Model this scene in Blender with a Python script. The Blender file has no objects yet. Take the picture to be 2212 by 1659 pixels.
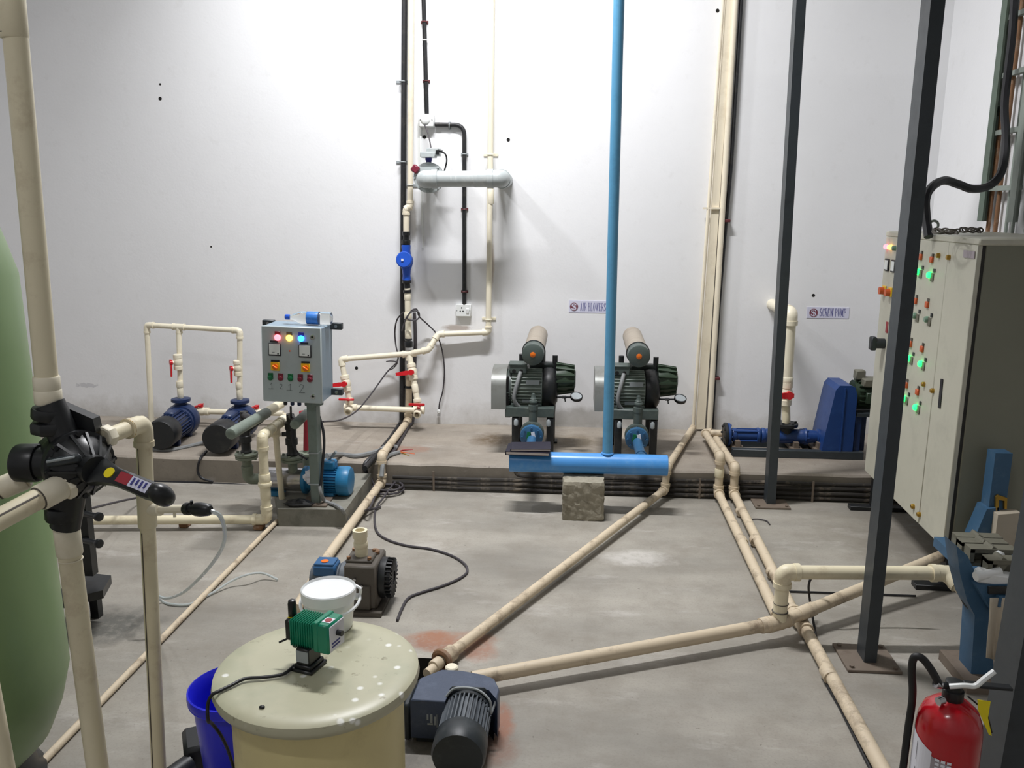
import bpy, bmesh, math, random
from mathutils import Vector, Matrix
random.seed(7)
V = Vector
SC = bpy.context.scene
COL = SC.collection
R = math.radians

# ------------------------------------------------------------------ camera
F_PX, CX, CY, CAM_H = 1815.0, 1106.0, 829.5, 1.70
YAW, PITCH, ROLL = R(4.28), R(11.8), R(0.25)
CAMR = Matrix.Rotation(YAW, 3, 'Z') @ Matrix.Rotation(math.pi/2 - PITCH, 3, 'X') @ Matrix.Rotation(ROLL, 3, 'Z')
CAMP = V((0, 0, CAM_H))
cd = bpy.data.cameras.new('camera'); cam = bpy.data.objects.new('camera', cd); COL.objects.link(cam)
cd.sensor_width = 36.0; cd.lens = 36.0 * F_PX / 2212.0; cd.clip_start = 0.05
cam.matrix_world = Matrix.Translation(CAMP) @ CAMR.to_4x4()
SC.camera = cam

# ------------------------------------------------------------------ world, lamps, exposure
w = bpy.data.worlds.new('world'); SC.world = w; w.use_nodes = True
w.node_tree.nodes['Background'].inputs[0].default_value = (0.75, 0.85, 1.0, 1)
w.node_tree.nodes['Background'].inputs[1].default_value = 0.03
SC.view_settings.view_transform = 'Standard'; SC.view_settings.look = 'None'
SC.view_settings.gamma = 1.0; SC.view_settings.use_curve_mapping = False
SC.view_settings.exposure = 0.0

def lamp(name, loc, target, sx, sy, power, col=(1, 1, 1), spread=180):
    l = bpy.data.lights.new(name, 'AREA'); l.shape = 'RECTANGLE'; l.size = sx; l.size_y = sy
    l.energy = power; l.color = col; l.spread = R(spread)
    o = bpy.data.objects.new(name, l); COL.objects.link(o)
    o.location = loc
    o.rotation_euler = (V(target) - V(loc)).to_track_quat('-Z', 'Y').to_euler()
    return o
lamp('flood_lamp', (-2.35, 4.40, 3.95), (0.9, 5.9, 1.0), 0.20, 0.20, 20, (0.96, 0.98, 1.0), 150)
lamp('ceiling_tube', (-0.55, 4.15, 4.75), (-0.55, 4.40, 0), 1.2, 0.10, 150, (0.98, 0.98, 1.0), 145)
lamp('ceiling_tube', (-1.4, -0.8, 5.0), (-1.4, -0.8, 0), 1.2, 0.10, 42, (0.98, 0.98, 1.0))

# ------------------------------------------------------------------ placing helpers: a pixel of the photo on a real plane
def ray(px, py):
    return CAMR @ V(((px - CX) / F_PX, -(py - CY) / F_PX, -1.0))
def fz(px, py, z=0.0):
    d = ray(px, py); return CAMP + d * ((z - CAM_H) / d.z)
def fy(px, py, y):
    d = ray(px, py); return CAMP + d * (y / d.y)
def onp(px, py, p0, n):
    d = ray(px, py); return CAMP + d * ((p0 - CAMP).dot(n) / d.dot(n))
def mpp(p):
    return (CAMR.transposed() @ (V(p) - CAMP)).z * -1 / F_PX
def proj(p):
    q = CAMR.transposed() @ (V(p) - CAMP)
    return (CX + F_PX * q.x / -q.z, CY - F_PX * q.y / -q.z)

# ------------------------------------------------------------------ materials
def lin(c):
    out = []
    for v in c:
        v = v / 255.0
        out.append(v / 12.92 if v <= 0.04045 else ((v + 0.055) / 1.055) ** 2.4)
    return (out[0], out[1], out[2], 1.0)
class NT:
    def __init__(s, m):
        s.t = m.node_tree; s.n = s.t.nodes; s.l = s.t.links
    def add(s, typ, **kw):
        n = s.n.new(typ)
        for k, v in kw.items():
            if isinstance(k, str) and hasattr(n, k): setattr(n, k, v)
        return n
    def link(s, a, b): s.l.new(a, b)
    def noise(s, vec, scale, detail=4, rough=0.55):
        n = s.n.new('ShaderNodeTexNoise'); n.inputs['Scale'].default_value = scale
        n.inputs['Detail'].default_value = detail; n.inputs['Roughness'].default_value = rough
        if vec is not None: s.link(vec, n.inputs['Vector'])
        return n.outputs['Fac']
    def ramp(s, fac, a, b, ca=(0, 0, 0, 1), cb=(1, 1, 1, 1)):
        n = s.n.new('ShaderNodeValToRGB'); e = n.color_ramp.elements
        e[0].position = a; e[0].color = ca; e[1].position = b; e[1].color = cb
        s.link(fac, n.inputs['Fac']); return n.outputs['Color']
    def mix(s, fac, a, b, mode='MIX'):
        n = s.n.new('ShaderNodeMix'); n.data_type = 'RGBA'; n.blend_type = mode
        for sock, v in ((n.inputs['Factor'], fac), (n.inputs['A'], a), (n.inputs['B'], b)):
            pass
        ins = [i for i in n.inputs if i.name == 'Factor' and i.type == 'VALUE'][0]
        ia = [i for i in n.inputs if i.name == 'A' and i.type == 'RGBA'][0]
        ib = [i for i in n.inputs if i.name == 'B' and i.type == 'RGBA'][0]
        for sock, v in ((ins, fac), (ia, a), (ib, b)):
            if isinstance(v, (int, float, tuple)): sock.default_value = v
            else: s.link(v, sock)
        return [o for o in n.outputs if o.type == 'RGBA'][0]
    def math(s, op, a, b=None, clamp=False):
        n = s.n.new('ShaderNodeMath'); n.operation = op; n.use_clamp = clamp
        for i, v in enumerate((a, b)):
            if v is None: continue
            if isinstance(v, (int, float)): n.inputs[i].default_value = v
            else: s.link(v, n.inputs[i])
        return n.outputs[0]
    def pos(s):
        return s.n.new('ShaderNodeNewGeometry').outputs['Position']
    def sep(s, vec):
        n = s.n.new('ShaderNodeSeparateXYZ'); s.link(vec, n.inputs[0]); return n.outputs
    def spot(s, vec, c, rad, soft, wob=0.3, wscale=6):
        """mask of an irregular stain or painted shade centred at c (metres)"""
        mp = s.n.new('ShaderNodeMapping'); s.link(vec, mp.inputs['Vector'])
        mp.inputs['Location'].default_value = (-c[0] / rad[0], -c[1] / rad[1], -c[2] / rad[2])
        mp.inputs['Scale'].default_value = (1 / rad[0], 1 / rad[1], 1 / rad[2])
        ln = s.n.new('ShaderNodeVectorMath'); ln.operation = 'LENGTH'; s.link(mp.outputs[0], ln.inputs[0])
        nz = s.noise(vec, wscale, 5, 0.65)
        d = s.math('ADD', ln.outputs['Value'], s.math('MULTIPLY', s.math('SUBTRACT', nz, 0.5), wob * 4))
        return s.ramp(d, 1 - soft, 1 + soft * 0.4, (1, 1, 1, 1), (0, 0, 0, 1))
    def bump(s, h, strength, dist=0.01):
        b = s.n.new('ShaderNodeBump'); b.inputs['Strength'].default_value = strength
        b.inputs['Distance'].default_value = dist; s.link(h, b.inputs['Height'])
        s.link(b.outputs[0], s.n['Principled BSDF'].inputs['Normal'])
MATS = {}
def newmat(name):
    m = bpy.data.materials.new(name); m.use_nodes = True
    return m, NT(m), m.node_tree.nodes['Principled BSDF']
def pm(name, col, rough=0.5, metal=0.0, var=0.12, vs=9, dirt=None, da=0.35, ds=5, bump=0.0, bs=60, spec=0.5, emit=None, es=0, trans=0, alpha=1, coat=0):
    m, t, b = newmat(name)
    c = lin(col)
    co = t.n.new('ShaderNodeTexCoord').outputs['Object']
    dk = tuple(x * (1 - var) for x in c[:3]) + (1,); lt = tuple(min(1, x * (1 + var)) for x in c[:3]) + (1,)
    cc = t.mix(t.noise(co, vs, 4), dk, lt)
    if dirt is not None:
        mask = t.ramp(t.noise(co, ds, 6, 0.7), 0.52, 0.72)
        cc = t.mix(t.math('MULTIPLY', mask, da), cc, lin(dirt))
    t.link(cc, b.inputs['Base Color'])
    rr = t.n.new('ShaderNodeMapRange'); t.link(t.noise(co, vs * 2.3, 3), rr.inputs[0])
    rr.inputs[3].default_value = max(0, rough - 0.08); rr.inputs[4].default_value = min(1, rough + 0.08)
    t.link(rr.outputs[0], b.inputs['Roughness'])
    b.inputs['Metallic'].default_value = metal
    b.inputs['Specular IOR Level'].default_value = spec
    if bump: t.bump(t.noise(co, bs, 4), bump, 0.004)
    if emit is not None:
        b.inputs['Emission Color'].default_value = lin(emit); b.inputs['Emission Strength'].default_value = es
    if trans: b.inputs['Transmission Weight'].default_value = trans
    if alpha < 1: b.inputs['Alpha'].default_value = alpha
    if coat: b.inputs['Coat Weight'].default_value = coat
    MATS[name] = m
    return m

# ------------------------------------------------------------------ mesh builder
def basis(d):
    d = V(d).normalized()
    up = V((0, 0, 1)) if abs(d.z) < 0.95 else V((0, 1, 0))
    x = up.cross(d).normalized(); y = d.cross(x).normalized()
    return x, y, d
def frame(o, d, roll=0):
    x, y, z = basis(d)
    m = Matrix((x, y, z)).transposed().to_4x4()
    return Matrix.Translation(V(o)) @ m @ Matrix.Rotation(roll, 4, 'Z')
class MB:
    def __init__(s): s.v = []; s.f = []
    def _add(s, vs, fs):
        o = len(s.v); s.v += [V(q) for q in vs]; s.f += [tuple(i + o for i in q) for q in fs]; return s
    def loft(s, rings, cap0=True, cap1=True, closed=False):
        n = len(rings[0]); vs = [p for r in rings for p in r]; fs = []
        k = len(rings)
        for i in range(k if closed else k - 1):
            j = (i + 1) % k
            for a in range(n):
                b = (a + 1) % n
                fs.append((i * n + a, i * n + b, j * n + b, j * n + a))
        if not closed:
            if cap0: fs.append(tuple(range(n - 1, -1, -1)))
            if cap1: fs.append(tuple((k - 1) * n + a for a in range(n)))
        return s._add(vs, fs)
    def lathe(s, prof, o=(0, 0, 0), d=(0, 0, 1), n=24, roll=0, cap=True):
        m = frame(o, d, roll); rings = []
        for r, h in prof:
            r = max(r, 1e-4)
            rings.append([m @ V((r * math.cos(2 * math.pi * a / n), r * math.sin(2 * math.pi * a / n), h)) for a in range(n)])
        return s.loft(rings, cap, cap)
    def cyl(s, a, b, r, r2=None, n=20, cap=True, roll=0):
        a = V(a); b = V(b); r2 = r if r2 is None else r2
        return s.lathe([(r, 0), (r2, (b - a).length)], a, b - a, n, roll, cap)
    def rcyl(s, a, b, r, e=0.15, n=20):
        a = V(a); b = V(b); L = (b - a).length; q = min(r * e, L * 0.45)
        return s.lathe([(r - q, 0), (r - q * 0.3, q * 0.3), (r, q), (r, L - q), (r - q * 0.3, L - q * 0.3), (r - q, L)], a, b - a, n)
    def hollow(s, a, b, r, ri, n=20, depth=None):
        a = V(a); b = V(b); L = (b - a).length; dp = depth or L * 0.8
        return s.lathe([(r, 0), (r, L), (ri, L), (ri, L - dp)], a, b - a, n)
    def box(s, c, size, m=None, bev=0.0, seg=1):
        bm = bmesh.new(); bmesh.ops.create_cube(bm, size=1.0)
        for q in bm.verts: q.co = V((q.co.x * size[0], q.co.y * size[1], q.co.z * size[2]))
        if bev > 0:
            bmesh.ops.bevel(bm, geom=bm.edges[:], offset=min(bev, min(size) * 0.45), segments=seg, affect='EDGES', profile=0.6)
        bm.verts.index_update()
        T = Matrix.Translation(V(c)) @ (m.to_4x4() if m is not None else Matrix.Identity(4))
        s._add([T @ q.co for q in bm.verts], [[q.index for q in f.verts] for f in bm.faces]); bm.free(); return s
    def hexa(s, p):   # eight corners: bottom four (ccw), top four
        return s._add(p, [(3, 2, 1, 0), (4, 5, 6, 7), (0, 1, 5, 4), (1, 2, 6, 5), (2, 3, 7, 6), (3, 0, 4, 7)])
    def prism(s, poly, d, h):   # polygon of 3-D points pushed along d by h
        d = V(d).normalized() * h
        a = [V(q) for q in poly]; return s.loft([a, [q + d for q in a]])
    def sphere(s, c, r, sc=(1, 1, 1), n=16, k=10):
        rings = []
        for i in range(k + 1):
            t = math.pi * i / k; rr = max(1e-4, math.sin(t)) * r; z = -math.cos(t) * r
            rings.append([V(c) + V((rr * math.cos(2 * math.pi * a / n) * sc[0], rr * math.sin(2 * math.pi * a / n) * sc[1], z * sc[2])) for a in range(n)])
        return s.loft(rings)
    def torus(s, c, d, R_, r, n=28, k=8, arc=2 * math.pi, start=0, roll=0):
        m = frame(c, d, roll); rings = []; full = arc >= 2 * math.pi - 1e-6
        cnt = n if full else n + 1
        for i in range(cnt):
            t = start + arc * i / n; cx, sx = math.cos(t), math.sin(t)
            rings.append([m @ V(((R_ + r * math.cos(2 * math.pi * a / k)) * cx, (R_ + r * math.cos(2 * math.pi * a / k)) * sx, r * math.sin(2 * math.pi * a / k))) for a in range(k)])
        return s.loft(rings, True, True, full)
    def sweep(s, pts, r, n=10, radii=None):
        pts = [V(p) for p in pts]
        rings = []; prev = None
        for i, p in enumerate(pts):
            if i == 0: d = pts[1] - p
            elif i == len(pts) - 1: d = p - pts[i - 1]
            else: d = (pts[i + 1] - p).normalized() + (p - pts[i - 1]).normalized()
            d = d.normalized() if d.length > 1e-9 else V((0, 0, 1))
            if prev is None: x, y, _ = basis(d)
            else:
                x = (prev - d * prev.dot(d))
                x = x.normalized() if x.length > 1e-6 else basis(d)[0]
                y = d.cross(x)
            prev = x
            rr = radii[i] if radii else r
            rings.append([p + x * rr * math.cos(2 * math.pi * a / n) + y * rr * math.sin(2 * math.pi * a / n) for a in range(n)])
        return s.loft(rings)
    def bolts(s, c, d, rad, k, r, h, n=6, ph=0):
        m = frame(c, d)
        for i in range(k):
            t = ph + 2 * math.pi * i / k
            p = m @ V((rad * math.cos(t), rad * math.sin(t), 0)); q = m @ V((rad * math.cos(t), rad * math.sin(t), h))
            s.cyl(p, q, r, n=n)
        return s
    def xf(s, m): s.v = [m @ q for q in s.v]; return s
    def build(s, name, mat, parent=None, world=True, smooth=True, ang=38):
        me = bpy.data.meshes.new(name)
        T = Matrix.Identity(4)
        root = parent
        loc = None
        if parent is not None:
            if world: T = INV[parent.name]
        else:
            mn = V((min(q.x for q in s.v), min(q.y for q in s.v), min(q.z for q in s.v)))
            mx = V((max(q.x for q in s.v), max(q.y for q in s.v), max(q.z for q in s.v)))
            loc = V(((mn.x + mx.x) / 2, (mn.y + mx.y) / 2, mn.z)); T = Matrix.Translation(-loc)
        me.from_pydata([tuple(T @ q) for q in s.v], [], s.f)
        bm = bmesh.new(); bm.from_mesh(me)
        bmesh.ops.recalc_face_normals(bm, faces=bm.faces[:])
        bm.to_mesh(me); bm.free()
        if smooth:
            me.polygons.foreach_set('use_smooth', [True] * len(me.polygons))
            me.set_sharp_from_angle(angle=R(ang))
        me.update()
        o = bpy.data.objects.new(name, me); COL.objects.link(o)
        me.materials.append(MATS[mat] if isinstance(mat, str) else mat)
        if parent is not None:
            o.parent = parent; INV[o.name] = INV[parent.name]
        else:
            o.location = loc; INV[o.name] = T
        return o
INV = {}
def thing(name, label, cat, loc=(0, 0, 0), rotz=0.0, group=None, rot=None):
    o = bpy.data.objects.new(name, None); COL.objects.link(o)
    o.empty_display_size = 0.1
    m = Matrix.Translation(V(loc)) @ (rot.to_4x4() if rot is not None else Matrix.Rotation(rotz, 4, 'Z'))
    o.matrix_world = m; INV[o.name] = m.inverted()
    o['label'] = label; o['category'] = cat
    if group: o['group'] = group
    return o
def tag(o, label, cat, group=None):
    o['label'] = label; o['category'] = cat
    if group: o['group'] = group
    return o
def struct(o): o['kind'] = 'structure'; return o
def cr(pts, k=8):
    """Catmull-Rom through points"""
    pts = [V(p) for p in pts]; P = [pts[0] * 2 - pts[1]] + pts + [pts[-1] * 2 - pts[-2]]; out = []
    for i in range(1, len(P) - 2):
        for j in range(k):
            t = j / k; a, b, c, d = P[i - 1], P[i], P[i + 1], P[i + 2]
            out.append(0.5 * ((2 * b) + (c - a) * t + (2 * a - 5 * b + 4 * c - d) * t * t + (3 * b - a - 3 * c + d) * t ** 3))
    out.append(pts[-1]); return out
def fillet(pts, rad, k=6):
    pts = [V(p) for p in pts]; out = [pts[0]]
    for i in range(1, len(pts) - 1):
        a, b, c = pts[i - 1], pts[i], pts[i + 1]
        u = (a - b); v = (c - b); q = min(rad, u.length * 0.49, v.length * 0.49)
        p0 = b + u.normalized() * q; p1 = b + v.normalized() * q
        for j in range(k + 1):
            t = j / k; out.append(p0 * (1 - t) ** 2 + b * 2 * t * (1 - t) + p1 * t * t)
    out.append(pts[-1]); return out
def cable(name, label, cat, pts, r, mat, group=None, n=8, k=8, smooth=True):
    o = MB().sweep(cr(pts, k) if smooth else pts, r, n).build(name, mat)
    return tag(o, label, cat, group)

# ---- pipework
def run(T, pts, r, mat, elbows=True, ek=1.2, el=2.6, n=18, name='pipe'):
    """straight lengths of pipe with moulded elbows at the corners, each a part of T"""
    pts = [V(p) for p in pts]
    for i in range(len(pts) - 1):
        MB().cyl(pts[i], pts[i + 1], r, n=n).build(name, mat, T)
    if elbows:
        for i in range(1, len(pts) - 1):
            u = (pts[i - 1] - pts[i]).normalized(); v = (pts[i + 1] - pts[i]).normalized()
            if u.dot(v) < -0.995: continue
            elbow(T, pts[i], u, v, r, mat, ek, el)
def elbow(T, p, u, v, r, mat, ek=1.2, el=2.6):
    p = V(p); u = V(u).normalized(); v = V(v).normalized()
    a = p + u * r * el; b = p + v * r * el
    m = MB().sweep(fillet([a, p, b], r * 1.5, 7), r * ek, 18)
    m.cyl(a - u * r * 0.25, a + u * r * 0.5, r * (ek + 0.1), n=18); m.cyl(b - v * r * 0.25, b + v * r * 0.5, r * (ek + 0.1), n=18)
    return m.build('elbow', mat, T)
def tee(T, p, d, b, r, mat, k=1.22, el=2.6):
    p = V(p); d = V(d).normalized(); b = V(b).normalized()
    m = MB().cyl(p - d * r * el, p + d * r * el, r * k, n=18).cyl(p, p + b * r * el, r * k, n=18)
    for q, dd in ((p - d * r * el, d), (p + d * r * el, d), (p + b * r * el, b)):
        m.cyl(q - dd * r * 0.3, q + dd * r * 0.3, r * (k + 0.1), n=18)
    return m.build('tee', mat, T)
def coupling(T, p, d, r, mat, L=3.2, k=1.2, name='coupling'):
    p = V(p); d = V(d).normalized()
    return MB().lathe([(r * (k - .08), 0), (r * k, r * .15), (r * k, r * (L - .15)), (r * (k - .08), r * L)], p - d * r * L / 2, d, 18).build(name, mat, T)
def cap_end(T, p, d, r, mat, dark='hole', L=2.0, k=1.25):
    p = V(p); d = V(d).normalized()
    o = MB().hollow(p, p + d * r * L, r * k, r * 0.8, 18, depth=r * 1.5).build('open_socket', mat, T)
    MB().cyl(p + d * r * (L - 1.45), p + d * r * (L - 1.4), r * 0.79, n=16).build('bore', dark, o)
    return o
def valve(T, c, axis, r, hd, hn, hl, mat='pvc', hmat='red_handle'):
    c = V(c); a = V(axis).normalized(); hd = V(hd).normalized(); hn = V(hn).normalized()
    m = MB().lathe([(r * 1.3, -2.9 * r), (r * 1.55, -2.7 * r), (r * 1.55, -1.5 * r), (r * 1.35, -1.4 * r), (r * 1.6, -.7 * r), (r * 1.68, 0), (r * 1.6, .7 * r), (r * 1.35, 1.4 * r), (r * 1.55, 1.5 * r), (r * 1.55, 2.7 * r), (r * 1.3, 2.9 * r)], c, a, 16)
    m.cyl(c, c + hn * r * 2.0, r * 0.7, n=12)
    vb = m.build('ball_valve', mat, T)
    t0 = c + hn * r * 2.0; sd = hd.cross(hn).normalized()
    h = MB().cyl(t0, t0 + hn * r * 0.9, r * 0.95, n=12)
    w0, w1, th = r * 0.75, r * 0.5, r * 0.5
    def q(t, ww, z): return [t0 + hd * t - sd * ww + hn * z, t0 + hd * t + sd * ww + hn * z]
    a0 = q(-r * 1.1, w1, r * .3); b0 = q(hl * .35, w0, r * .4); c0 = q(hl, w1, r * .7)
    up = hn * th
    h.hexa([a0[0], b0[0], b0[1], a0[1], a0[0] + up, b0[0] + up, b0[1] + up, a0[1] + up])
    h.hexa([b0[0], c0[0], c0[1], b0[1], b0[0] + up, c0[0] + up, c0[1] + up, b0[1] + up])
    h.build('handle', hmat, vb)
    return vb
def flange(T, c, d, r, h, mat, k=6, br=None, name='flange'):
    c = V(c); d = V(d).normalized(); br = br or r * .1
    m = MB().lathe([(r * .96, 0), (r, r * .03), (r, h - r * .03), (r * .96, h)], c, d, 28)
    m.bolts(c - d * br, d, r * .8, k, br, h + 2.2 * br)
    return m.build(name, mat, T)
# ------------------------------------------------------------------ materials of the place
pm('pvc', (228, 218, 188), 0.42, var=.06, dirt=(150, 120, 85), da=.45, ds=7)
pm('pvc_clean', (236, 228, 205), 0.42, var=.04, dirt=(190, 170, 130), da=.3, ds=6)
pm('pvc_floor', (206, 190, 164), 0.55, var=.10, dirt=(92, 70, 50), da=.75, ds=9, bump=.15)
pm('pvc_wall', (232, 222, 200), 0.5, var=.05, dirt=(170, 150, 115), da=.4, ds=4)
pm('pvc_grey', (172, 178, 178), 0.4, var=.06, dirt=(215, 215, 210), da=.4, ds=10)
pm('pvc_grey_dull', (120, 130, 120), 0.55, var=.1, dirt=(70, 75, 68), da=.4, ds=12)
pm('black_plastic', (22, 24, 26), 0.35, var=.2, dirt=(60, 62, 62), da=.25, ds=14)
pm('black_conduit', (26, 27, 30), 0.5, var=.25, dirt=(95, 88, 78), da=.35, ds=16)
pm('dusty_conduit', (40, 36, 32), 0.7, var=.25, dirt=(132, 120, 104), da=.75, ds=10)
pm('cable_black', (24, 24, 28), 0.5, var=.15)
pm('cable_dusty', (62, 58, 62), 0.6, var=.15)
pm('cable_grey', (128, 130, 130), 0.6, var=.1)
pm('red_handle', (206, 28, 38), 0.35, var=.08)
pm('blue_meter', (28, 82, 190), 0.35, var=.06)
pm('blue_paint', (90, 154, 192), 0.38, var=.07, dirt=(46, 88, 120), da=.25, ds=8)
pm('header_blue', (72, 142, 208), 0.32, var=.08, dirt=(130, 175, 215), da=.4, ds=12)
pm('navy_paint', (24, 44, 84), 0.4, var=.15, dirt=(90, 105, 130), da=.3, ds=13)
pm('screw_blue', (26, 60, 118), 0.42, var=.14, dirt=(52, 90, 146), da=.3, ds=12)
pm('motor_black', (24, 26, 28), 0.45, var=.2, dirt=(75, 72, 66), da=.3, ds=12)
pm('motor_teal', (36, 116, 162), 0.4, var=.1, dirt=(80, 130, 150), da=.3, ds=12)
pm('blower_green', (76, 86, 82), 0.42, var=.18, dirt=(112, 118, 108), da=.4, ds=14)
pm('motor_fins', (138, 148, 140), 0.38, var=.15, dirt=(60, 66, 62), da=.4, ds=14)
pm('flange_blue', (52, 98, 136), 0.4, var=.12, dirt=(40, 84, 120), da=.4, ds=16)
pm('blower_dark', (28, 34, 32), 0.45, var=.2, dirt=(70, 78, 70), da=.35, ds=14)
pm('blower_olive', (46, 62, 46), 0.45, var=.2, dirt=(84, 96, 74), da=.35, ds=14)
pm('filter_beige', (160, 150, 136), 0.6, var=.1, dirt=(120, 100, 84), da=.4, ds=8)
pm('guard_steel', (140, 142, 138), 0.42, metal=.35, var=.12, dirt=(96, 86, 76), da=.4, ds=6)
pm('stainless', (200, 198, 200), 0.22, metal=.95, var=.06)
pm('chrome', (190, 190, 192), 0.2, metal=1.0, var=.05)
pm('brass', (176, 140, 60), 0.35, metal=.8, var=.1)
pm('flange_grey', (120, 128, 112), 0.6, var=.15, dirt=(72, 64, 54), da=.5, ds=14)
pm('box_grey', (172, 182, 184), 0.42, var=.04, dirt=(148, 158, 160), da=.25, ds=6)
pm('box_side', (128, 146, 160), 0.42, var=.05)
pm('post_green', (112, 124, 118), 0.55, var=.14, dirt=(78, 86, 76), da=.5, ds=8)
pm('pole_dark', (52, 58, 62), 0.45, var=.16, dirt=(30, 32, 34), da=.5, ds=9)
pm('plate_steel', (112, 100, 88), 0.6, var=.2, dirt=(70, 50, 40), da=.5, ds=14)
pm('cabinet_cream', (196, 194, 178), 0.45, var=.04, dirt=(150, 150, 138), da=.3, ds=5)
pm('cabinet_cream_shaded', (130, 130, 114), 0.5, var=.05)  # cabinet cream darkened: shade of the unlit side put into the colour
pm('gasket', (40, 38, 34), 0.6, var=.1)
pm('paper_white', (226, 226, 234), 0.7, var=.03)
pm('paper_violet', (212, 212, 230), 0.65, var=.03)
pm('ink_blue', (50, 50, 128), 0.6, var=.1)
pm('ink_maroon', (120, 62, 76), 0.6, var=.1)
pm('ink_black', (34, 34, 40), 0.6, var=.1)
pm('ink_pencil', (112, 118, 120), 0.6, var=.1)
pm('yellow_plate', (236, 190, 30), 0.4, var=.05)
pm('orange_knob', (228, 112, 20), 0.4, var=.06)
pm('rust_orange', (206, 92, 44), 0.45, var=.08)
pm('green_button', (20, 104, 62), 0.35, var=.08)
pm('maroon_button', (118, 34, 52), 0.35, var=.08)
pm('lamp_red', (255, 60, 70), 0.3, emit=(255, 90, 100), es=6)
pm('lamp_amber', (255, 190, 60), 0.3, emit=(255, 190, 70), es=6)
pm('lamp_blue', (30, 110, 255), 0.3, emit=(40, 120, 255), es=6)
pm('lamp_green', (60, 240, 120), 0.3, emit=(20, 240, 80), es=5)
pm('lamp_off', (120, 150, 130), 0.3)
pm('white_plastic', (232, 234, 232), 0.4, var=.03, dirt=(200, 204, 202), da=.3, ds=8)
pm('bucket_white', (240, 242, 242), 0.35, var=.02)
pm('tank_beige', (222, 208, 152), 0.42, var=.06, dirt=(150, 134, 92), da=.4, ds=4)
pm('blue_bucket', (36, 40, 214), 0.3, var=.05)
pm('tank_green', (122, 148, 100), 0.38, var=.1, vs=3, dirt=(96, 120, 80), da=.3, ds=2.5)
pm('green_pump', (8, 128, 96), 0.35, var=.06)
pm('gear_slate', (58, 70, 92), 0.42, var=.12, dirt=(94, 104, 124), da=.4, ds=18, bump=.2, bs=120)
pm('gear_black', (34, 40, 44), 0.45, var=.15, dirt=(84, 90, 92), da=.3, ds=20)
pm('gear_brown', (84, 78, 70), 0.55, var=.16, dirt=(54, 48, 42), da=.5, ds=10)
pm('blue_terminal', (46, 92, 136), 0.42, var=.1, dirt=(80, 110, 140), da=.3, ds=14)
pm('press_blue', (56, 92, 122), 0.5, var=.14, dirt=(110, 130, 145), da=.35, ds=9)
pm('press_grey', (110, 108, 94), 0.65, var=.14, dirt=(64, 60, 50), da=.5, ds=12)
pm('cloth', (186, 176, 158), 0.9, var=.08, dirt=(150, 134, 112), da=.4, ds=9)
pm('extinguisher_red', (176, 14, 28), 0.22, var=.06, coat=.4)
pm('label_navy', (34, 38, 96), 0.4, var=.06)
pm('label_grey', (160, 150, 156), 0.5, var=.1, dirt=(110, 90, 96), da=.5, ds=30)
pm('yellow_tag', (226, 206, 20), 0.45, var=.05)
pm('rubber', (18, 18, 19), 0.55, var=.1)
pm('hole', (14, 12, 11), 0.9, var=.1)
pm('bore_rust', (104, 66, 40), 0.8, var=.2)
pm('galv', (142, 150, 142), 0.5, metal=.3, var=.12, dirt=(96, 100, 92), da=.5, ds=5)
pm('galv_green', (92, 106, 94), 0.55, metal=.15, var=.12, dirt=(62, 68, 60), da=.4, ds=6)
pm('rusty_pipe', (128, 92, 62), 0.7, var=.25, dirt=(186, 176, 160), da=.5, ds=8)
pm('book_cover', (34, 32, 46), 0.5, var=.1)
pm('book_pages', (206, 196, 192), 0.8, var=.05)
pm('block_concrete', (150, 144, 128), 0.95, var=.3, vs=18, dirt=(86, 78, 60), da=.5, ds=14, bump=.9, bs=40)
pm('slab_concrete', (128, 126, 116), 0.9, var=.16, dirt=(74, 74, 62), da=.6, ds=6, bump=.35, bs=30)
pm('pit_dark', (46, 42, 38), 0.9, var=.3)
pm('label_blue', (50, 116, 196), 0.4, var=.1, dirt=(120, 160, 215), da=.5, ds=60)
pm('plastic_grey', (150, 156, 158), 0.5, var=.08)
pm('grey_paint', (92, 98, 104), 0.55, var=.1)
pm('dark_red', (150, 34, 46), 0.5, var=.15, dirt=(60, 20, 26), da=.4, ds=20)
pm('glass_clear', (245, 250, 250), 0.06, var=0, trans=0.95)
MATS['glass_clear'].node_tree.nodes['Principled BSDF'].inputs['IOR'].default_value = 1.33
pm('tube_clear', (225, 232, 232), 0.25, var=.02, trans=0.55)
pm('meter_face', (232, 236, 234), 0.35, var=.02)
pm('brown_clip', (96, 40, 44), 0.5, var=.1)

# lid of the dosing tank: pale milky plastic with white flecks and grime
m, t, b = newmat('tank_lid'); MATS['tank_lid'] = m
co = t.n.new('ShaderNodeTexCoord').outputs['Object']
c = t.mix(t.noise(co, 5, 4), lin((178, 175, 148)), lin((198, 195, 168)))
c = t.mix(t.ramp(t.noise(co, 3.2, 5, .6), .5, .72), c, lin((164, 168, 142)))
c = t.mix(t.math('MULTIPLY', t.ramp(t.noise(co, 26, 6, .7), .62, .70), .7), c, lin((122, 112, 84)))
vz = t.n.new('ShaderNodeTexVoronoi'); vz.inputs['Scale'].default_value = 24; t.link(co, vz.inputs['Vector'])
fl = t.math('MULTIPLY', t.ramp(vz.outputs['Distance'], .13, .24, (1, 1, 1, 1), (0, 0, 0, 1)), t.ramp(t.noise(co, 4.5, 2), .44, .52))
c = t.mix(fl, c, lin((240, 240, 232)))
t.link(c, b.inputs['Base Color']); b.inputs['Roughness'].default_value = .38

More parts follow.
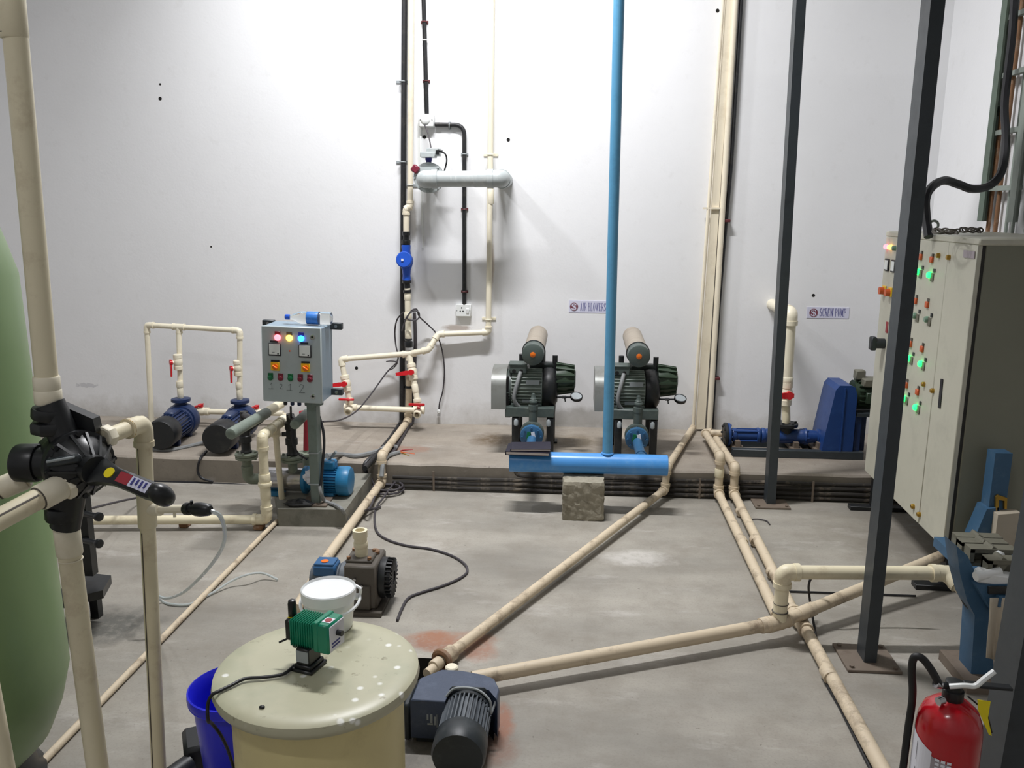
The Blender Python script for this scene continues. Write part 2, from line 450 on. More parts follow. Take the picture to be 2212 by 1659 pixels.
# white plastered wall
m, t, b = newmat('wall_white'); MATS['wall_white'] = m
p = t.pos(); x, y, z = t.sep(p)
c = t.mix(t.noise(p, 1.3, 5), lin((228, 228, 229)), lin((238, 238, 239)))
c = t.mix(t.math('MULTIPLY', t.ramp(t.noise(p, 9, 6, .7), .58, .75), .22), c, lin((205, 203, 200)))
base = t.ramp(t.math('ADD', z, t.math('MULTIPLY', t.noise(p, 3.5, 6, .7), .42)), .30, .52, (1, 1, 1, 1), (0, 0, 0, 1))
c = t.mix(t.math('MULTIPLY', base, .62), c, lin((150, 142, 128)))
def wst(px, py, rx, rz, col, amt, wob=.3, soft=.5, ws=9):
    global c
    q = fy(px, py, 5.9)
    mk = t.spot(p, q, (rx, .5, rz), soft, wob, ws); c = t.mix(t.math('MULTIPLY', mk, amt), c, lin(col))
wst(985, 708, .13, .028, (150, 132, 118), .7); wst(1080, 940, .16, .10, (120, 98, 66), .75)
wst(185, 832, .08, .02, (140, 140, 150), .35, .9, .25, 30); wst(1060, 560, .03, .22, (196, 176, 150), .5)
wst(893, 480, .03, .20, (150, 140, 125), .5); wst(1250, 905, .5, .1, (150, 146, 138), .6)
wst(905, 320, .015, .25, (196, 198, 192), .6)
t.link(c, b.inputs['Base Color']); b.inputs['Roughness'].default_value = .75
hb = t.math('ADD', t.math('MULTIPLY', t.noise(p, 60, 4), .35), t.noise(p, 7, 5))
t.bump(hb, .25, .006)

# concrete floor and plinth
def concrete(name, tint, stains_shade):
    m, t, b = newmat(name); MATS[name] = m
    p = t.pos()
    mp = t.n.new('ShaderNodeMapping'); t.link(p, mp.inputs[0]); mp.inputs['Scale'].default_value = (.6, 1.5, 1)
    a = tuple(v * .86 for v in tint); bb = tuple(min(255, v * 1.08) for v in tint)
    c = t.mix(t.ramp(t.noise(mp.outputs[0], 1.5, 7, .62), .32, .68), lin(a), lin(bb))
    c = t.mix(t.math('MULTIPLY', t.ramp(t.noise(p, 5, 7, .7), .45, .7), .45), c, lin((tint[0] * .78, tint[1] * .75, tint[2] * .72)))
    c = t.mix(t.math('MULTIPLY', t.ramp(t.noise(mp.outputs[0], 3.1, 6, .65), .58, .72), .4), c, lin((205, 200, 194)))
    c = t.mix(t.math('MULTIPLY', t.ramp(t.noise(p, 42, 3, .6), .68, .74), .5), c, lin((80, 68, 58)))
    c = t.mix(t.math('MULTIPLY', t.ramp(t.noise(p, 110, 3, .6), .5, .8), .35), c, lin((110, 104, 98)))
    for q, rad, col, amt, wob, soft, ws in stains_shade:
        mk = t.spot(p, q, rad, soft, wob, ws)
        mk = t.math('MULTIPLY', mk, t.ramp(t.noise(p, ws * 3.1, 6, .75), .20, .52)); c = t.mix(t.math('MULTIPLY', mk, amt), c, lin(col))
    t.link(c, b.inputs['Base Color'])
    rr = t.n.new('ShaderNodeMapRange'); t.link(t.noise(p, 3, 4), rr.inputs[0]); rr.inputs[3].default_value = .5; rr.inputs[4].default_value = .8
    t.link(rr.outputs[0], b.inputs['Roughness'])
    t.bump(t.math('ADD', t.noise(p, 5, 5), t.math('MULTIPLY', t.noise(p, 90, 3), .25)), .18, .008)
S = []
def stain_shade(px, py, rx, ry, col, amt, wob=.3, soft=.5, ws=7, z=0): S.append((fz(px, py, z), (rx, ry, .6), col, amt, wob, soft, ws))
stain_shade(935, 1385, .12, .10, (140, 84, 54), .75); stain_shade(1030, 1400, .10, .12, (150, 92, 62), .6); stain_shade(1085, 1560, .05, .14, (150, 88, 56), .7)
stain_shade(1065, 1620, .10, .10, (128, 84, 62), .55); stain_shade(980, 1378, .22, .07, (160, 110, 80), .45)
stain_shade(1370, 1205, .22, .12, (206, 202, 196), .55); stain_shade(230, 1350, .25, .18, (58, 60, 56), .7)  # the dark patch is painted shade below the black stand
stain_shade(640, 1150, .35, .06, (96, 92, 84), .5); stain_shade(1950, 1160, .5, .5, (120, 112, 100), .4); stain_shade(860, 1600, .3, .18, (70, 66, 62), .55)
concrete('floor_concrete', (152, 147, 137), S)
S = []
stain_shade(1075, 950, .22, .20, (92, 74, 48), .85, .25, .6, 6, .156); stain_shade(1235, 955, .26, .22, (104, 90, 66), .7, .25, .6, 6, .156)
stain_shade(870, 970, .20, .10, (150, 96, 70), .4, .4, .4, 12, .156); stain_shade(1680, 985, .5, .12, (140, 124, 112), .4, .3, .5, 7, .156)
stain_shade(1360, 965, .2, .2, (96, 86, 68), .6, .25, .6, 6, .156)
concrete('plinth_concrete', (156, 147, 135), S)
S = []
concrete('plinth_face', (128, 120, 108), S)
# ------------------------------------------------------------------ the room
WY, LEDGE_Y, LEDGE_Z = 5.90, 4.91, 0.156
XL, XR, YB, ZC = -4.7, 2.36, -2.6, 5.4
PIT = (fz(886, 1470), fz(975, 1424))      # open sump in the floor
px0, py0, px1, py1 = PIT[0].x - .10, PIT[0].y - .18, PIT[1].x, PIT[1].y
m = MB()
def quad(a, b, c, d): m._add([a, b, c, d], [(0, 1, 2, 3)])
def rect(x0, y0, x1, y1, z): quad((x0, y0, z), (x1, y0, z), (x1, y1, z), (x0, y1, z))
rect(XL, YB, px0, WY, 0); rect(px1, YB, XR, WY, 0); rect(px0, YB, px1, py0, 0); rect(px0, py1, px1, WY, 0)
fo = struct(m.build('floor', 'floor_concrete', smooth=False))
m = MB(); zb = -.35
rect(px0, py0, px1, py1, zb)
quad((px0, py0, 0), (px0, py0, zb), (px0, py1, zb), (px0, py1, 0)); quad((px1, py0, 0), (px1, py0, zb), (px1, py1, zb), (px1, py1, 0))
quad((px0, py0, 0), (px0, py0, zb), (px1, py0, zb), (px1, py0, 0)); quad((px0, py1, 0), (px0, py1, zb), (px1, py1, zb), (px1, py1, 0))
m.build('sump_pit', 'pit_dark', fo, smooth=False)
def wallbox(name, x0, y0, z0, x1, y1, z1, mat):
    return struct(MB().box(((x0 + x1) / 2, (y0 + y1) / 2, (z0 + z1) / 2), (x1 - x0, y1 - y0, z1 - z0)).build(name, mat, smooth=False))
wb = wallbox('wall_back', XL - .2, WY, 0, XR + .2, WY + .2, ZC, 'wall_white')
wallbox('wall_right', XR, YB, 0, XR + .2, WY, ZC, 'wall_white')
wallbox('wall_left', XL - .2, YB, 0, XL, WY, ZC, 'wall_white')
wallbox('wall_front', XL - .2, YB - .2, 0, XR + .2, YB, ZC, 'wall_white')
wallbox('ceiling', XL - .2, YB - .2, ZC, XR + .2, WY + .2, ZC + .15, 'wall_white')
# drill holes left in the plaster
for hx, hy, hr in ((1098, 302, .012), (917, 296, .012), (770, 795, .012), (1757, 638, .011), (346, 213, .012), (346, 182, .007), (1550, 23, .012), (456, 533, .006)):
    q = fy(hx, hy, WY)
    MB().cyl(q + V((0, -.0015, 0)), q + V((0, .01, 0)), hr, n=10).build('anchor_hole', 'hole', wb)
# raised concrete plinth along the back wall, its top edge worn and uneven
m = MB(); rng = random.Random(3); K = 60; xs = [XL + (XR - XL) * i / K for i in range(K + 1)]
jog = fz(815, 1050).x
rings = []
for x in xs:
    y0 = LEDGE_Y + 0 + rng.uniform(-.006, .006); zt = LEDGE_Z + rng.uniform(-.003, .003)
    rings.append([V((x, y0, 0)), V((x, y0 + .004, zt - .012)), V((x, y0 + .014, zt)), V((x, WY, LEDGE_Z)), V((x, WY, 0))])
m.loft(rings)
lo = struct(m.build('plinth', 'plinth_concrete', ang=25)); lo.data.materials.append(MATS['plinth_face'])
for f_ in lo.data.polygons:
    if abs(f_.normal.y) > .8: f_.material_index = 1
# unseen slab added on top of the dark posts, sized to dim the right side
pl = MB().box((1.45, 2.75, 3.04), (1.80, 3.5, .06)).build('added_shade_slab', 'pole_dark', smooth=False); struct(pl)
# ================================================================== LEFT FOREGROUND
# green pressure vessel
vx, vy, vr = -1.80, 2.04, .335
T = thing('filter_vessel', 'tall green fibreglass filter vessel cut off by the left edge', 'tank', (vx, vy, 0))
prof = [(.02, .06), (.12, .065), (.21, .10), (.28, .17), (.318, .26), (vr + .008, .36)] + [(vr + .008 - .018 * i / 6, .36 + 1.16 * i / 6) for i in range(1, 7)] + [(.305, 1.60), (.28, 1.69), (.235, 1.77), (.16, 1.83), (.06, 1.855), (.02, 1.857)]
MB().lathe(prof, (vx, vy, 0), n=48).build('shell', 'tank_green', T)
MB().lathe([(.25, 0), (.25, .02), (.23, .04), (.22, .11), (.20, .12), (.19, .08)], (vx, vy, 0), n=36).build('base', 'black_plastic', T)
# --- multiport valve with its lever
YV = 1.8
C = fy(165, 1000, YV)
A = V((.80, -.58, .02)).normalized()
T = thing('multiport_valve', 'black multiport valve with lever and stickers beside the green vessel', 'valve', C)
m = MB().lathe([(.045, -.10), (.060, -.095), (.066, -.03), (.068, .0), (.080, .005), (.080, .022), (.070, .026), (.066, .04), (.050, .062), (.034, .075), (.030, .10), (.024, .102)], C, A, 30)
m.sphere(C - A * .04, .068)
body = m.build('valve_body', 'black_plastic', T)
m = MB(); fr = frame(C, A)
for i in range(14):
    t = 2 * math.pi * i / 14
    c, s_ = math.cos(t), math.sin(t)
    m.hexa([fr @ V(q) for q in ((.034 * c - .003 * s_, .034 * s_ + .003 * c, .07), (.034 * c + .003 * s_, .034 * s_ - .003 * c, .07), (.074 * c + .003 * s_, .074 * s_ - .003 * c, .024), (.074 * c - .003 * s_, .074 * s_ + .003 * c, .024),
                              (.034 * c - .003 * s_, .034 * s_ + .003 * c, .083), (.034 * c + .003 * s_, .034 * s_ - .003 * c, .083), (.078 * c + .003 * s_, .078 * s_ - .003 * c, .032), (.078 * c - .003 * s_, .078 * s_ + .003 * c, .032))])
m.bolts(C + A * .02, A, .074, 8, .006, .014)
m.build('cover_ribs', 'black_plastic', body)
pt, pb_ = fy(106, 872, YV), fy(141, 1137, YV)
m = MB().cyl(pt, C, .034).rcyl(fy(108, 905, YV), fy(109, 880, YV), .040).rcyl(fy(113, 935, YV), fy(111, 908, YV), .045, n=8)
m.build('top_port', 'black_plastic', T)
m = MB().cyl(pb_, C, .034).rcyl(fy(139, 1122, YV), fy(137, 1092, YV), .041).rcyl(fy(136, 1090, YV), fy(134, 1070, YV), .037)
m.build('bottom_port', 'black_plastic', T)
lp = fy(55, 1000, YV - .01)
MB().cyl(C, lp, .038).rcyl(lp - (C - lp).normalized() * .02, lp + (C - lp).normalized() * .035, .045).build('side_port', 'black_plastic', T)
g0, g1, g2, g3 = fy(128, 874, YV + .02), fy(200, 905, YV + .02), fy(207, 934, YV + .02), fy(125, 940, YV + .02)
MB().prism([g0, g1, g2, g3], (0, 1, 0), .03).build('bracket_plate', 'black_plastic', T)
sg = fy(138, 995, YV - .082)
MB().box(sg, (.085, .012, .020), Matrix.Rotation(-.20, 3, 'Y'), .005).build('sight_window', 'gear_black', T)
MB().box(sg + V((-.004, -.005, .004)), (.070, .006, .006), Matrix.Rotation(-.20, 3, 'Y'), .002).build('window_glint', 'plastic_grey', T)
# lever
h0 = C + A * .095; kn = fy(349, 1069, YV - .13)
hd = (kn - h0).normalized(); hn = (V((.1, -.75, .65)) - hd * hd.dot(V((.1, -.75, .65)))).normalized(); hs = hd.cross(hn).normalized()
def hp(t, u, v): return h0 + (kn - h0) * t + hs * u + hn * v
rings = []
for t, wd, bow in ((-.10, .030, -.012), (.06, .034, .002), (.22, .026, .012), (.40, .019, .014), (.62, .019, .010), (.82, .020, .003), (1.0, .016, 0)):
    rings.append([hp(t, -wd, bow - .009), hp(t, wd, bow - .009), hp(t, wd, bow + .006), hp(t, wd * .7, bow + .011), hp(t, -wd * .7, bow + .011), hp(t, -wd, bow + .006)])
lev = MB().loft(rings).cyl(h0 - A * .03, h0 + A * .012, .034, n=16).build('lever', 'black_plastic', T)
kq = frame(kn, hd)
MB().sphere((0, 0, 0), .027, (1.0, 1.25, .85)).xf(frame(kn, hs)).build('knob', 'black_plastic', lev)
q = hp(.33, .0, .0262)
MB().cyl(q - hn * .002, q + hn * .001, .0125, n=20).build('round_sticker', 'yellow_tag', lev)
def sticker(t0, t1, mat, nm):
    b0, b1 = .0215, .0125
    f = lambda t: (.025 + (.021 - .025) * (t - .40) / .22 if t < .62 else .021 + (.014 - .021) * (t - .62) / .20) + .0006
    MB().prism([hp(t0, -.0125, f(t0)), hp(t1, -.0125, f(t1)), hp(t1, .0125, f(t1)), hp(t0, .0125, f(t0))], hn, .0012).build(nm, mat, lev)
sticker(.46, .62, 'dark_red', 'red_label'); sticker(.625, .86, 'paper_violet', 'white_label')
for i in range(4):
    t = .655 + i * .05
    MB().prism([hp(t, -.009, .0222 - i * .0018), hp(t + .02, -.009, .0215 - i * .0018), hp(t + .02, .008 - .003 * (i % 2), .0215 - i * .0018), hp(t, .008 - .003 * (i % 2), .0222 - i * .0018)], hn, .0012).build('label_print', 'ink_blue', lev)
# --- pipe A above and below the valve
T = thing('riser_pipe', 'thick cream riser pipe entering the top of the black valve', 'pipe', fy(106, 872, YV))
a, b_ = fy(21, -60, YV), fy(105, 868, YV)
MB().cyl(a, b_, .0248, n=24).build('pipe', 'pvc', T)
coupling(T, fy(25, 20, YV), b_ - a, .0265, 'pvc', L=4.4, k=1.08)
MB().torus(fy(28, 73, YV), b_ - a, .0262, .002).build('solvent_ring', 'gear_brown', T)
coupling(T, fy(104, 856, YV), b_ - a, .0265, 'pvc_clean', L=1.3, k=1.12); coupling(T, fy(101, 828, YV), b_ - a, .0248, 'pvc_clean', L=1.4, k=1.16)
T = thing('outlet_pipe', 'cream pipe dropping from the underside of the black valve', 'pipe', fy(220, 1700, YV))
a, b_ = fy(142, 1132, YV), fy(250, 1960, YV)
MB().cyl(a, b_, .0258, n=24).build('pipe', 'pvc', T)
coupling(T, fy(147, 1165, YV), b_ - a, .0262, 'pvc_clean', L=3.0, k=1.13); MB().torus(fy(153, 1208, YV), b_ - a, .0262, .0018).build('socket_ring', 'pvc_clean', T)
# front port pipe coming to the lower left of the frame
T = thing('inlet_pipe', 'cream pipe with brown scuff running from the valve towards the lower left corner', 'pipe', fy(100, 1070, YV - .1))
p0 = fy(140, 1047, YV - .055); p1 = fy(95, 1072, YV - .1); p2 = fy(-140, 1195, YV - .33)
d = (p2 - p0).normalized()
MB().cyl(p0, p2, .0240, n=24).build('pipe', 'pvc', T)
MB().lathe([(.034, 0), (.036, .004), (.036, .018), (.034, .022)], p0 - d * .012, d, 6).build('union_nut', 'pvc_clean', T)
coupling(T, p0 + d * .038, d, .0245, 'pvc_clean', L=2.4, k=1.22); MB().torus(p0 + d * .068, d, .0247, .002).build('solvent_ring', 'gear_brown', T)
x, y, _ = basis(d); sa = fy(60, 1070, 1.985) - d * 0; 
s0, s1 = p0 + d * .075, p0 + d * .30
up = (V((0, 0, 1)) - d * d.z).normalized(); fw = (V((0, -1, 0)) + d * d.y).normalized(); nn = (up * .35 + fw * .94).normalized(); tt = d.cross(nn).normalized()
c0, c1 = p0 + d * (s0 - p0).dot(d), p0 + d * (s1 - p0).dot(d)
MB().hexa([c0 + nn * .0237 - tt * .002, c1 + nn * .0237 - tt * .002, c1 + nn * .0237 + tt * .002, c0 + nn * .0237 + tt * .002, c0 + nn * .0243 - tt * .002, c1 + nn * .0243 - tt * .002, c1 + nn * .0243 + tt * .002, c0 + nn * .0243 + tt * .002]).build('scuff_stripe', 'gear_brown', T)
T = thing('waste_pipe', 'short cream pipe stub behind the scuffed one at the left edge', 'pipe', fy(0, 1062, YV))
p0 = fy(62, 1030, YV + .0); p2 = fy(-120, 1105, YV - .08); d = (p2 - p0).normalized()
MB().cyl(p0, p2, .022, n=20).build('pipe', 'pvc', T)
coupling(T, p0 + d * .035, d, .0225, 'pvc_clean', L=2.6, k=1.2); MB().torus(p0 + d * .068, d, .0235, .002).build('solvent_ring', 'gear_brown', T)
# slanting pipe in the bottom left corner
o = MB().cyl(fy(-42, 1380, 1.4), fy(26, 1740, 1.4), .018, n=20).build('corner_pipe', 'pvc')
tag(o, 'cream pipe slanting through the bottom left corner in front of the green vessel', 'pipe')
# --- pipe B: elbow, down to the floor, tee with dosing injector
T = thing('drain_pipe', 'cream elbowed pipe dropping from the valve to the floor, with a dosing tee', 'pipe', fz(352, 1820, 0))
p0 = fy(222, 946, YV + .04); p1 = fz(309, 914, p0.z); YB2 = p1.y; p2 = fy(343, 1659, YB2); p3 = p1 + (p2 - p1) * (p1.z / (p1.z - p2.z))
run(T, [p0, p1, p3], .0195, 'pvc')
MB().lathe([(.026, 0), (.028, .004), (.028, .02), (.026, .024)], p0 - (p1 - p0).normalized() * .0, p1 - p0, 8).build('union_nut', 'pvc_clean', T)
MB().torus(p1 + (p0 - p1).normalized() * .058, p1 - p0, .0238, .0018).build('solvent_ring', 'brass', T)
dn = (p3 - p1).normalized(); tc = p1 + dn * (p1.z - fy(319, 1100, YB2).z)
br = V((.96, -.25, 0))
coupling(T, tc, dn, .0195, 'pvc', L=5.0, k=1.22, name='tee_body'); 
nz = fy(402, 1099, YB2 - .04)
MB().cyl(tc, tc + (nz - tc) * .35, .0175).cyl(tc, nz, .0105).build('side_nozzle', 'pvc_clean', T)
MB().cyl(nz - V((0, 0, .022)) - (nz - tc) * .3, nz - (nz - tc) * .3, .004).build('drip_stub', 'pvc_clean', T)
ofs = V((-.38, -.925, 0)) * .0193
MB().cyl(p1 + dn * .06 + ofs, tc - dn * .06 + ofs, .0013, n=6).build('stain_line', 'gear_brown', T); MB().cyl(tc + dn * .06 + ofs, p3 + ofs, .0018, n=6).build('stain_line', 'gear_brown', T)
T = thing('injection_valve', 'small black dosing injection valve on the side of the drain pipe', 'valve', nz)
e = fy(462, 1102, YB2 - .07); d = (e - nz).normalized()
MB().lathe([(.014, -.004), (.016, 0), (.016, .012), (.011, .014), (.012, .03), (.017, .032), (.018, .05), (.015, .075), (.010, .08)], nz, d, 16).cyl(nz + d * .02, nz + d * .02 + V((0, 0, .022)), .004).build('valve_body', 'black_plastic', T)
MB().lathe([(.0165, .0), (.0165, .02), (.0145, .024)], nz + d * .03, d, 10).build('lock_nut', 'rubber', T)
pts = [e - d * .02, fy(474, 1113, YB2 - .05), fy(485, 1145, YB2 + .02), fy(481, 1180, YB2 + .1), fy(458, 1218, 2.3), fy(425, 1255, 2.55), fy(392, 1282, 2.8), fy(355, 1292, 3.0), fz(318, 1272, .2), fz(312, 1262, .18), fz(345, 1295, .02), fz(370, 1305, .008), fz(410, 1305, .008), fz(455, 1283, .008), fz(500, 1255, .03), fz(540, 1240, .05), fz(570, 1239, .03), fz(600, 1252, .008)]
cable('dosing_tube', 'clear plastic dosing tube looping from the injection valve over the floor', 'tube', pts, .0055, 'tube_clear', n=8, k=6)
# --- black stand behind the vessel
q = fz(208, 1332)
T = thing('steel_stand', 'black steel stand with pegs and a small shelf behind the green vessel', 'stand', q)
YS = q.y
pa, pb2 = fy(172, 1050, YS - .08), fy(196, 1240, YS - .08)
m = MB(); m.box((pa + pb2) / 2, (.05, .04, (pa - pb2).length)); m.build('post', 'black_plastic', T)
for yy in (1112, 1170):
    a, b_ = fy(176, yy - 4, YS - .1), fy(212, yy + 4, YS - .14)
    MB().cyl(a, b_, .012, n=12).rcyl(b_ - (b_ - a).normalized() * .006, b_ + (b_ - a).normalized() * .012, .018).build('peg', 'black_plastic', T)
zs = fy(205, 1240, YS).z
k0, k1, k2, k3 = fz(150, 1232, zs), fz(240, 1243, zs), fz(222, 1275, zs), fz(120, 1300, zs)
MB().prism([k3, k2, k1, k0], (0, 0, -1), .035).build('shelf', 'black_plastic', T)
for kx, ky in ((210, 1332), (165, 1345)):
    f = fz(kx, ky); MB().box((f.x, f.y, zs / 2 - .015), (.035, .035, zs - .03)).build('leg', 'black_plastic', T)
# ================================================================== LEFT: floor header and twin riser
PZ = .055
T = thing('suction_header', 'horizontal cream header pipe near the floor with a tall twin riser', 'pipe', fz(560, 1130, 0))
a, e = fz(150, 1124, PZ), fz(577, 1122, PZ)
top = fy(566, 942, e.y); top2 = fz(618, 903, top.z)
run(T, [a, e, top, top2], .0245, 'pvc', n=18)
dv = (top - e).normalized(); dd = (top2 - top).normalized()
coupling(T, e + (top - e) * .5, dv, .0255, 'pvc', L=2.0, k=1.22); coupling(T, e + (top - e) * .43, dv, .0255, 'pvc', L=.9, k=1.42, name='union_ring')
coupling(T, e + (top - e) * .34, dv, .0245, 'pvc', L=3.2, k=1.14)
coupling(T, top + (top2 - top) * .82, dd, .0245, 'pvc_clean', L=3, k=1.2)
tq = top + (top2 - top) * .52
tee(T, tq, dd, (0, 0, -1), .022, 'pvc', el=2.2); run(T, [tq, V((tq.x + .02, tq.y, .0))], .0165, 'pvc')
coupling(T, V((tq.x + .018, tq.y, .035)), (0, 0, 1), .0175, 'pvc', L=4, k=1.25)
MB().torus(a + (e - a) * .955, e - a, .0265, .003).build('socket_ring', 'pvc', T)
for sx in (388, 556):
    f = fz(sx, 1147, 0); MB().box((f.x, e.y - .0, .014), (.05, .06, .028), bev=.006).build('support_block', 'rusty_pipe', T)
o = MB().sweep([fz(598, 1126, .014), fz(578, 1146, .014), fz(430, 1297, .014), fz(215, 1518, .014), fz(20, 1720, .014)], .013, 12).build('conduit_pipe', 'pvc_floor')
tag(o, 'thin cream pipe lying diagonally across the floor left of the white bucket', 'pipe')
# ================================================================== LEFT: two blue pumps on the plinth
def monoblock(T, f0, v0, rr):
    """f0 fan end, v0 volute centre"""
    f0 = V(f0); v0 = V(v0); d = (v0 - f0).normalized(); L = (v0 - f0).length; x, y, _ = basis(d)
    MB().lathe([(rr * .5, -.012), (rr * .93, -.01), (rr, .0), (rr, L * .30), (rr * .95, L * .32)], f0, d, 28).build('fan_cover', 'motor_black', T)
    m = MB().cyl(f0 + d * L * .30, f0 + d * L * .78, rr * .82, n=28); fr = frame(f0, d)
    for i in range(26):
        t = 2 * math.pi * i / 26; c, s_ = math.cos(t), math.sin(t)
        m.hexa([fr @ V((a * c - w_ * s_, a * s_ + w_ * c, h)) for h in (L * .31, L * .77) for a, w_ in ((rr * .8, -.0025), (rr * .97, -.0025), (rr * .97, .0025), (rr * .8, .0025))])
    m.build('finned_motor', 'navy_paint', T)
    MB().rcyl(v0 - d * .085, v0 - d * .05, rr * 1.0, .1).lathe([(rr * .7, -.055), (rr * 1.08, -.05), (rr * 1.18, -.02), (rr * 1.18, .02), (rr * 1.0, .05), (rr * .5, .06)], v0, d, 28).build('volute', 'navy_paint', T)
    MB().cyl(v0, v0 + V((0, 0, rr * 1.35)), rr * .45, rr * .4).cyl(v0 + d * .05, v0 + d * .12, rr * .42).build('nozzles', 'navy_paint', T)
    MB().lathe([(rr * .50, rr * 1.25), (rr * .66, rr * 1.3), (rr * .66, rr * 1.5), (rr * .46, rr * 1.54)], v0, (0, 0, 1), 10).build('discharge_flange', 'navy_paint', T)
    c = f0 + d * L * .55 + V((0, 0, rr * .92)); rm = Matrix((x, d, V((0, 0, 1)))).transposed()
    MB().box(c, (rr * .7, L * .30, rr * .35), rm, .008).build('terminal_box', 'navy_paint', T)
    for t in (.4, .95):
        c = f0 + d * L * t; MB().box((c.x, c.y, (LEDGE_Z + c.z) / 2 - .02), (rr * 1.3, .035, c.z - LEDGE_Z - .04), rm, .006).build('foot', 'navy_paint', T)
    return v0 + V((0, 0, rr * 1.5))
zc = LEDGE_Z + .115
PY = 5.42
tops = []
for (fx, fy_, vx_, lab) in ((346, 940, 394, 'blue and black monoblock pump, left one of the pair on the plinth'), (470, 948, 521, 'blue and black monoblock pump, right one of the pair, nearer the control box')):
    f0 = fz(fx, fy_, zc); v0 = fy(vx_, 906, PY); v0.z = zc
    T = thing('monoblock_pump', lab, 'pump', (v0.x, v0.y, LEDGE_Z), group='blue pumps on the plinth')
    tops.append(monoblock(T, f0, v0, .098))
T = thing('pump_manifold', 'cream pipe frame with red-handled valves joining the two blue pumps', 'pipe', (tops[0].x, tops[0].y, LEDGE_Z))
c0, c1, c2 = fy(317, 702, PY + .08), fy(390, 707, PY), fy(518, 714, PY)
run(T, [fy(328, 925, PY + .08), c0, V((c2.x, c2.y, c2.z)), tops[1]], .0178, 'pvc_clean')
hz = (c2 - c0).normalized(); j = c0 + hz * (tops[0].x - c0.x) / hz.x
run(T, [j, tops[0]], .0178, 'pvc_clean'); tee(T, j, hz, (0, 0, -1), .0178, 'pvc_clean', el=2.2)
for tp, yy in ((tops[0], 782), (tops[1], 795)):
    vc = fy(*(proj(tp)[0] - 3, yy), PY); vc.x = tp.x
    vc.y = tp.y; valve(T, vc, (0, 0, 1), .0185, (0.05, 0, -1), (-.75, -.65, 0), .095, 'pvc_clean')
    coupling(T, tp + V((0, 0, .10)), (0, 0, 1), .019, 'pvc_clean', L=2.4); coupling(T, tp + V((0, 0, .045)), (0, 0, 1), .018, 'pvc_clean', L=4, k=1.12)
    MB().torus(tp + V((0, 0, .085)), (0, 0, 1), .0205, .0018).build('tape_ring', 'gear_brown', T)
T = thing('suction_manifold', 'low cream suction pipe with red handles behind the blue pumps', 'pipe', fy(500, 925, 5.72))
s0, s1 = fy(418, 888, 5.72), fy(612, 893, 5.72)
run(T, [s0, s1], .02, 'pvc_clean')
for sx, sy in ((436, 889), (556, 892)):
    q = fy(sx, sy, 5.72); q.z = s0.z + (s1.z - s0.z) * (q.x - s0.x) / (s1.x - s0.x); valve(T, q, (1, 0, 0), .019, (-.8, 0, -.35), (0, -.2, .95), .05, 'pvc_clean')
    run(T, [q + V((-.05, 0, 0)), q + V((-.05, -.16, -.06))], .022, 'pvc_clean')
run(T, [s1, V((s1.x, s1.y, LEDGE_Z))], .02, 'pvc_clean')
# ================================================================== LEFT: concrete slab, booster pump, control box
SZ = .10
sa, sb = fz(602, 1137), fz(748, 1139)
sc_, sd = fz(803, 1056), fz(590, 1058)
up = V((0, 0, SZ))
ins = lambda p, q: V((p.x + (q.x - p.x) * .06, p.y + (q.y - p.y) * .05, SZ))
m = MB().hexa([sa, sb, sc_, sd, sa + up, sb + up, sc_ + up, sd + up])
o = m.build('pump_slab', 'slab_concrete', smooth=False); tag(o, 'low rough concrete slab under the control post and booster pump', 'plinth')
T = thing('booster_pump', 'horizontal stainless booster pump with a blue motor behind the control post', 'pump', fz(655, 1062, SZ))
BY = 4.465; b0, b1 = fy(578, 1036, BY), fy(657, 1038, BY); bz = SZ + .085; b0.z = b1.z = bz; b0.y = b1.y = BY
MB().lathe([(.055, 0), (.066, .004), (.066, (b1 - b0).length - .004), (.06, (b1 - b0).length)], b0, b1 - b0, 32).build('barrel', 'stainless', T)
mx0, mx1 = fy(694, 1037, BY).x, fy(759, 1037, BY).x
MB().lathe([(.074, 0), (.08, .005), (.08, .022), (.062, .03), (.062, mx0 - b1.x - .004), (.075, mx0 - b1.x)], b1, (1, 0, 0), 28).build('bracket', 'motor_teal', T)
m = MB().cyl((mx0, BY, bz), (mx1 - .07, BY, bz), .066, n=28)
for i in range(30):
    t = 2 * math.pi * i / 30; c, s_ = math.cos(t), math.sin(t)
    m.hexa([V((xx, BY + a * c - w_ * s_, bz + a * s_ + w_ * c)) for xx in (mx0, mx1 - .07) for a, w_ in ((.064, -.002), (.080, -.002), (.080, .002), (.064, .002))])
m.build('finned_motor', 'motor_teal', T)
MB().lathe([(.081, 0), (.084, .004), (.084, .055), (.076, .07), (.05, .074)], (mx1 - .072, BY, bz), (1, 0, 0), 28).build('fan_cover', 'motor_teal', T)
MB().box((mx0 + .055, BY - .01, bz + .098), (.075, .07, .05), bev=.008).build('terminal_box', 'motor_teal', T)
MB().sweep(cr([(mx0 + .03, BY, bz + .11), (mx0 + .06, BY, bz + .135), (mx0 + .10, BY - .03, bz + .18)]), .008).build('cable_gland', 'plastic_grey', T)
for xx in (b0.x + .06, mx0 + .05): MB().box((xx, BY, SZ + .015), (.07, .13, .03), bev=.004).build('foot', 'motor_teal', T)
def flanged(px, py, parent, low):
    c = fy(px, py, BY - .02)
    m1 = flange(parent, c, (0, 0, 1), .062, .016, 'flange_grey', 4, .008); flange(parent, c + V((0, 0, .018)), (0, 0, 1), .064, .015, 'flange_grey', 4, .008)
    MB().cyl(c, V((c.x, c.y, low)), .026).build('neck', 'flange_grey', parent); return c + V((0, 0, .033))
f1 = flanged(632, 996, T, bz + .03); f2 = flanged(533, 990, T, bz + .03)
run(T, [V((f2.x, f2.y, bz + .04)), V((f2.x, f2.y, bz)), b0], .026, 'flange_grey')
